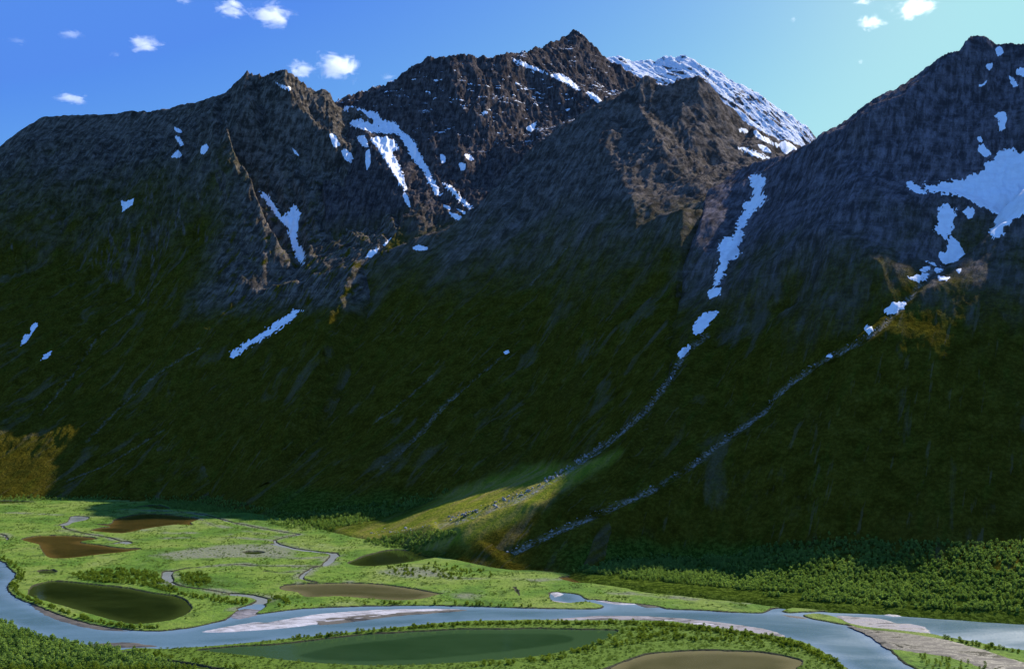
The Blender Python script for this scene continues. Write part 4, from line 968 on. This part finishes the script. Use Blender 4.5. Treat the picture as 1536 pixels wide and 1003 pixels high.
bank = np.concatenate([bank_strip([(430, 958.5), (500, 953), (600, 943), (700, 936), (800, 934.5), (900, 935), (960, 935)], 7, 9), bank_strip([(960, 935), (1045, 941), (1130, 953), (1190, 963), (1240, 987), (1262, 1003)], 12, 9),
    in_px_poly([(925, 950), (960, 936), (1010, 937), (1080, 946), (1130, 954), (1180, 962), (1215, 974), (1180, 976), (1100, 965), (1000, 960), (950, 966), (890, 978), (800, 996), (700, 1003), (690, 999), (800, 987), (880, 970)], 5, .02, 14, 8),
    bank_strip([(38, 897), (60, 905), (95, 917), (130, 928), (165, 936), (200, 941), (235, 942)], 5, 9), bank_strip([(22, 862), (18, 874), (20, 886), (35, 896)], 8, 6), bank_strip([(0, 836), (20, 848), (30, 860), (32, 872)], 8, 4),
    in_px_poly([(108, 860), (180, 853), (235, 860), (250, 875), (275, 889), (330, 896), (370, 900), (362, 907), (300, 899), (250, 887), (200, 876), (130, 872)], 4.5, .0, 16, 9),
    in_px_poly([(270, 862), (300, 858), (318, 870), (300, 880), (275, 874)], 4, .0, 14, 10), bank_strip([(390, 909), (440, 909), (520, 906), (600, 905), (700, 906.5), (800, 909)], 3.5, 5), bank_strip([(395, 905), (420, 895), (430, 905)], 9, 6),
    bank_strip([(200, 976), (240, 985), (300, 994), (360, 1003)], 5, 6), bank_strip([(1440, 963), (1500, 973), (1560, 984)], 8, 6), bank_strip([(1262, 937), (1300, 944.5)], 2, 6), bank_strip([(1395, 953), (1420, 957.5), (1450, 964)], 3, 6),
    in_px_poly([(580, 850), (650, 845), (720, 852), (740, 866), (650, 868), (590, 862)], 2.2, .05, 18, 11), bank_strip([(1225, 920), (1300, 921.5)], 2, 0.1)])
scatter('bank_bushes', bank, rng.uniform(.55, 1.1, len(bank)), LIB_BIRCH, 'rows of yellow green bushes lining the river banks and ponds', 'bushes')
mead = in_px_poly([(-150, 752), (200, 752), (420, 775), (520, 800), (640, 850), (860, 862), (950, 880), (1180, 905), (1300, 915), (1180, 918), (900, 908), (400, 905), (200, 940), (0, 850), (-150, 830)], 4.2, .16, 34, 12, margin=1.0)
near = in_px_poly([(180, 978), (430, 958), (700, 935), (1000, 936), (1180, 960), (1260, 1004), (1200, 1010), (180, 1010)], 7, -.15, 12, 13, margin=1.0)
P = np.concatenate([mead, near]); scatter('willow_scrub', P, rng.uniform(.45, 1.1, len(P)), LIB_WILLOW, 'low willow bushes dotted across the marshy meadow', 'scrub')
print('counts', len(wood), len(foot), len(bank), len(mead), len(near))

# ---- the trees that stand nearest are individuals: trunk and crown each
grove = in_px_poly([(-90, 922), (0, 934), (40, 949), (60, 958), (100, 967), (150, 975), (186, 979), (225, 992), (262, 1003), (300, 1025), (-90, 1040)], 7.0, -.5, 20, 14)
clumpR = in_px_poly([(1352, 990), (1375, 984), (1405, 986), (1460, 995), (1510, 1006), (1480, 1020), (1390, 1014)], 6.0, -.5, 20, 15)
def plant(pts, label, group, lo, hi):
    for p in pts:
        cm, tm = TREES[rng.integers(len(TREES))]
        t = bpy.data.objects.new('birch_tree', None); COL.objects.link(t); t.empty_display_size = .5
        s = rng.uniform(lo, hi); t.location = p; t.scale = (s * rng.uniform(.85, 1.1),) * 2 + (s,); t.rotation_euler = (0, 0, rng.uniform(0, 6.28))
        tag(t, label, 'tree', group)
        for nm, me in (('crown', cm), ('trunk', tm)):
            c = bpy.data.objects.new(nm, me); COL.objects.link(c); c.parent = t
q = grove[np.argsort(grove[:, 1])]; qpx, qpy = project(q[:, 0], q[:, 1], q[:, 2] + 5); inf = (qpx > -8) & (qpx < 1544) & (qpy < 1010)
q1 = q[inf][:260]; rest = np.concatenate([q[inf][260:], q[~inf]])
plant(q1, 'yellow green birch in the dense grove at the near left corner', 'birches of the near corner grove', .75, 1.15)
plant(clumpR[:40], 'dark green birch in the small clump on the near bank between river and mudflat', 'birches of the right bank clump', .55, .85)
scatter('birch_grove', rest, rng.uniform(.8, 1.2, len(rest)), LIB_BIRCH if False else LIB_WOOD, 'far edge of the birch grove at the near corner', 'grove')
print('grove', len(grove), len(clumpR))

# ---- boulders that the gully has carried down onto the fan
def rock_mesh(seed):
    r = np.random.default_rng(seed)
    import bmesh
    bm = bmesh.new(); bmesh.ops.create_icosphere(bm, subdivisions=2, radius=1)
    pl = [(lambda v: v / np.linalg.norm(v))(r.normal(size=3)) for _ in range(9)]; sc_ = (r.uniform(.8, 1.3), r.uniform(.7, 1.1), r.uniform(.5, .85))
    for v in bm.verts:
        p = np.array(v.co)
        for q_ in pl:
            e = p @ q_ - .72
            if e > 0: p = p - q_ * e
        v.co = p * sc_
    me = bpy.data.meshes.new('boulder'); bm.to_mesh(me); bm.free(); me.materials.append(MROCK); return me
MROCK = plain_mat('grey_boulder', [(.12, .115, .11), (.27, .26, .25), (.45, .43, .42)], .25, .9, .25, .3)
RK = [rock_mesh(i) for i in range(5)]
def surf(line, n, spread, top=None):
    C = curve(line, False, 6); seg = np.hypot(np.diff(C[:, 0]), np.diff(C[:, 1])); cs = np.r_[0, np.cumsum(seg)]; t = rng.uniform(0, cs[-1], n)
    qx = np.interp(t, cs, C[:, 0]) + rng.normal(0, spread, n); qy = np.interp(t, cs, C[:, 1]) + rng.normal(0, spread * .6, n)
    out = []
    for a, b in zip(qx, qy):
        best = None
        for nm in ('right', 'mid'):
            g = GR[nm]; c = int(round((a - g.u[0]) / 1.4))
            if 0 <= c < g.nc:
                w_ = np.where((g.py[:, c] <= b) & (g.Z[:, c] > -1))[0]
                if len(w_) and (best is None or g.D[w_[0]] < best[1]): best = (g.X[w_[0], c], g.D[w_[0]], g.Z[w_[0], c])
        if best: out.append(best)
    return np.array(out)
for i, p in enumerate(surf([(905, 668), (870, 690), (840, 708), (810, 727), (780, 743), (740, 757), (700, 772), (672, 780)], 110, 3.2)):
    o = bpy.data.objects.new('boulder', RK[i % 5]); COL.objects.link(o); s = float(np.clip(rng.lognormal(.55, .45), .8, 4.2))
    o.location = p; o.scale = (s, s, s); o.rotation_euler = rng.uniform(0, 6.28, 3)
    tag(o, 'grey boulder lying in the sunlit stony gully above the fan', 'boulder', 'boulders of the sunlit gully')
P1 = np.concatenate([surf(GULLY2, 260, 1.5), surf(GULLY1[:8], 170, 1.7), surf([(660, 784), (620, 792), (560, 800)], 80, 3)])
LIB_ROCK = library('stone_kinds', RK)
scatter('stones', P1, np.clip(rng.lognormal(-.35, .6, len(P1)), .25, 2.4), LIB_ROCK, 'grey stones strewn along the two mountain streams', 'stones')

# ------------------------------------------------------------------ small fair-weather clouds beyond the peaks
def cloud_mat(seed, dens, soft):
    m = bpy.data.materials.new('cloud_vapour'); m.use_nodes = True; nt = m.node_tree; k = NB(nt)
    for n in list(nt.nodes):
        if n.type != 'OUTPUT_MATERIAL': nt.nodes.remove(n)
    tc = k.n('ShaderNodeTexCoord'); v = tc.outputs['Object']
    ln = k.n('ShaderNodeVectorMath', operation='LENGTH'); k.L.new(v, ln.inputs[0])
    off = k.n('ShaderNodeVectorMath', operation='ADD'); k.L.new(v, off.inputs[0]); off.inputs[1].default_value = (seed * 3.7, seed * 1.9, seed * 7.3)
    n = k.noise(off.outputs[0], 1.6, 8, .66, .5)
    f = k.math('SUBTRACT', k.math('ADD', k.math('MULTIPLY', n, 2.45), soft), ln.outputs[1] if False else ln.outputs['Value'])
    d = k.math('MULTIPLY', k.maprange(f, .0, .5), dens)
    pv = k.n('ShaderNodeVolumePrincipled'); pv.inputs['Color'].default_value = (.97, .97, .97, 1); pv.inputs['Anisotropy'].default_value = .5
    k.L.new(d, pv.inputs['Density']); k.L.new(pv.outputs[0], nt.nodes['Material Output'].inputs['Volume'])
    return m
def cloud(px, py, w, h, label, dens=.03, soft=-.15, D=11000, seed=0):
    x, y, z = at(px, py, D); sc_ = D / FPX
    import bmesh
    bm = bmesh.new(); bmesh.ops.create_icosphere(bm, subdivisions=3, radius=1.0); me = bpy.data.meshes.new('cloud'); bm.to_mesh(me); bm.free()
    me.materials.append(cloud_mat(seed, dens, soft))
    o = bpy.data.objects.new('cloud', me); COL.objects.link(o); o.location = (float(x), float(y), float(z)); o.scale = (w * .60 * sc_, (w + h) * .33 * sc_, h * .68 * sc_)
    tag(o, label, 'cloud', 'small clouds over the mountains')
CL = [(348, 13, 62, 26, 'white cloud in two lobes at the top edge, its left half', .03, -.1), (408, 23, 72, 34, 'larger billowing right half of the two-lobed cloud at the top edge', .035, -.1),
      (216, 65, 62, 24, 'bright lens-shaped cloud alone in the deep blue sky', .03, -.1), (108, 147, 54, 18, 'flat white cloud just above the level crest on the left', .03, -.1), (104, 53, 50, 22, 'wispy cloud above left of the lens-shaped cloud', .012, -.22),
      (174, 82, 26, 14, 'faint small wisp below left of the lens-shaped cloud', .008, -.25), (26, 62, 46, 14, 'faint flat wisp at the far left of the sky', .007, -.22), (452, 104, 52, 26, 'left lobe of the cloud touching the crest right of the twin tops', .025, -.12),
      (504, 102, 78, 44, 'bright right lobe of the cloud beside the twin tops', .035, -.1), (582, 116, 34, 16, 'pale wisp close above the rising ridge', .01, -.22), (275, 1, 40, 14, 'pale cloud cut by the top edge of the picture', .015, -.2),
      (1370, 10, 78, 40, 'warm white cloud at the top edge over the right valley', .025, -.12), (1305, 33, 48, 24, 'small warm white cloud below left of the big one over the right valley', .025, -.12), (1295, 2, 44, 14, 'thin warm cloud at the top edge left of the big one', .012, -.2),
      (1190, 30, 14, 10, 'tiny pale puff in the cyan sky', .012, -.2), (1291, 93, 24, 12, 'faint puff low in the cyan sky', .008, -.22)]
for i, c in enumerate(CL): cloud(*c[:5], dens=c[5] * .28, soft=c[6] - .5, seed=i + 1)

# ------------------------------------------------------------------ light, sky, camera
w = bpy.data.worlds.new('World'); sc.world = w; w.use_nodes = True
nt = w.node_tree; k = NB(nt)
bg = nt.nodes['Background']
sky = k.n('ShaderNodeTexSky', sky_type='NISHITA'); sky.sun_disc = False
sky.sun_elevation = SUN_EL; sky.sun_rotation = SUN_AZ
sky.altitude = 900; sky.air_density = 1.0; sky.dust_density = 1.2; sky.ozone_density = 4.0
sx = k.n('ShaderNodeSeparateColor'); k.L.new(sky.outputs[0], sx.inputs[0]); cx = k.n('ShaderNodeCombineColor')
for ch, (ref, out, pw, top, low) in enumerate(((.27, .090, 1.85, .43, .095), (.455, .262, 1.68, .80, .272), (.83, .90, .10, .90, .8))):     # colour film: deep blues away from the sun, pale cyan near it
    v = k.math('MULTIPLY', k.math('POWER', k.math('MULTIPLY', sx.outputs[ch], .17 / ref), pw), out)
    v = k.math('MAXIMUM', v, low)
    m = k.n('ShaderNodeMath', operation='SMOOTH_MIN'); k.L.new(v, m.inputs[0]); m.inputs[1].default_value = top; m.inputs[2].default_value = top * .35
    raw = k.math('MULTIPLY', sx.outputs[ch], .17)
    glare = k.math('MULTIPLY', k.math('MAXIMUM', k.math('SUBTRACT', raw, 1.7), 0), 3.0)      # the bright sky close round the sun is not compressed
    k.L.new(k.math('MULTIPLY', k.math('ADD', m.outputs[0], glare), 5), cx.inputs[ch])
k.L.new(cx.outputs[0], bg.inputs['Color']); bg.inputs['Strength'].default_value = .10
sl = bpy.data.lights.new('sun', 'SUN'); sl.energy = 4.0; sl.angle = R(.5); sl.color = (1, .93, .82)
so = bpy.data.objects.new('sun', sl); COL.objects.link(so)
sd = Vector((math.cos(SUN_EL) * math.sin(SUN_AZ), math.cos(SUN_EL) * math.cos(SUN_AZ), math.sin(SUN_EL)))
so.rotation_euler = sd.to_track_quat('Z', 'Y').to_euler(); so.location = sd * 9000
cam = bpy.data.cameras.new('camera'); cam.lens = FPX / 1536 * 36; cam.sensor_width = 36; cam.clip_start = 1; cam.clip_end = 80000
co = bpy.data.objects.new('camera', cam); COL.objects.link(co)
co.location = (0, 0, CH); co.rotation_euler = (R(90) + PITCH, 0, 0)
sc.camera = co
sc.cycles.use_denoising = True; sc.cycles.volume_bounces = 6; sc.cycles.max_bounces = 10; sc.cycles.transparent_max_bounces = 12
sc.view_settings.view_transform = 'Standard'; sc.view_settings.look = 'None'; sc.view_settings.exposure = 1.0; sc.view_settings.gamma = 1
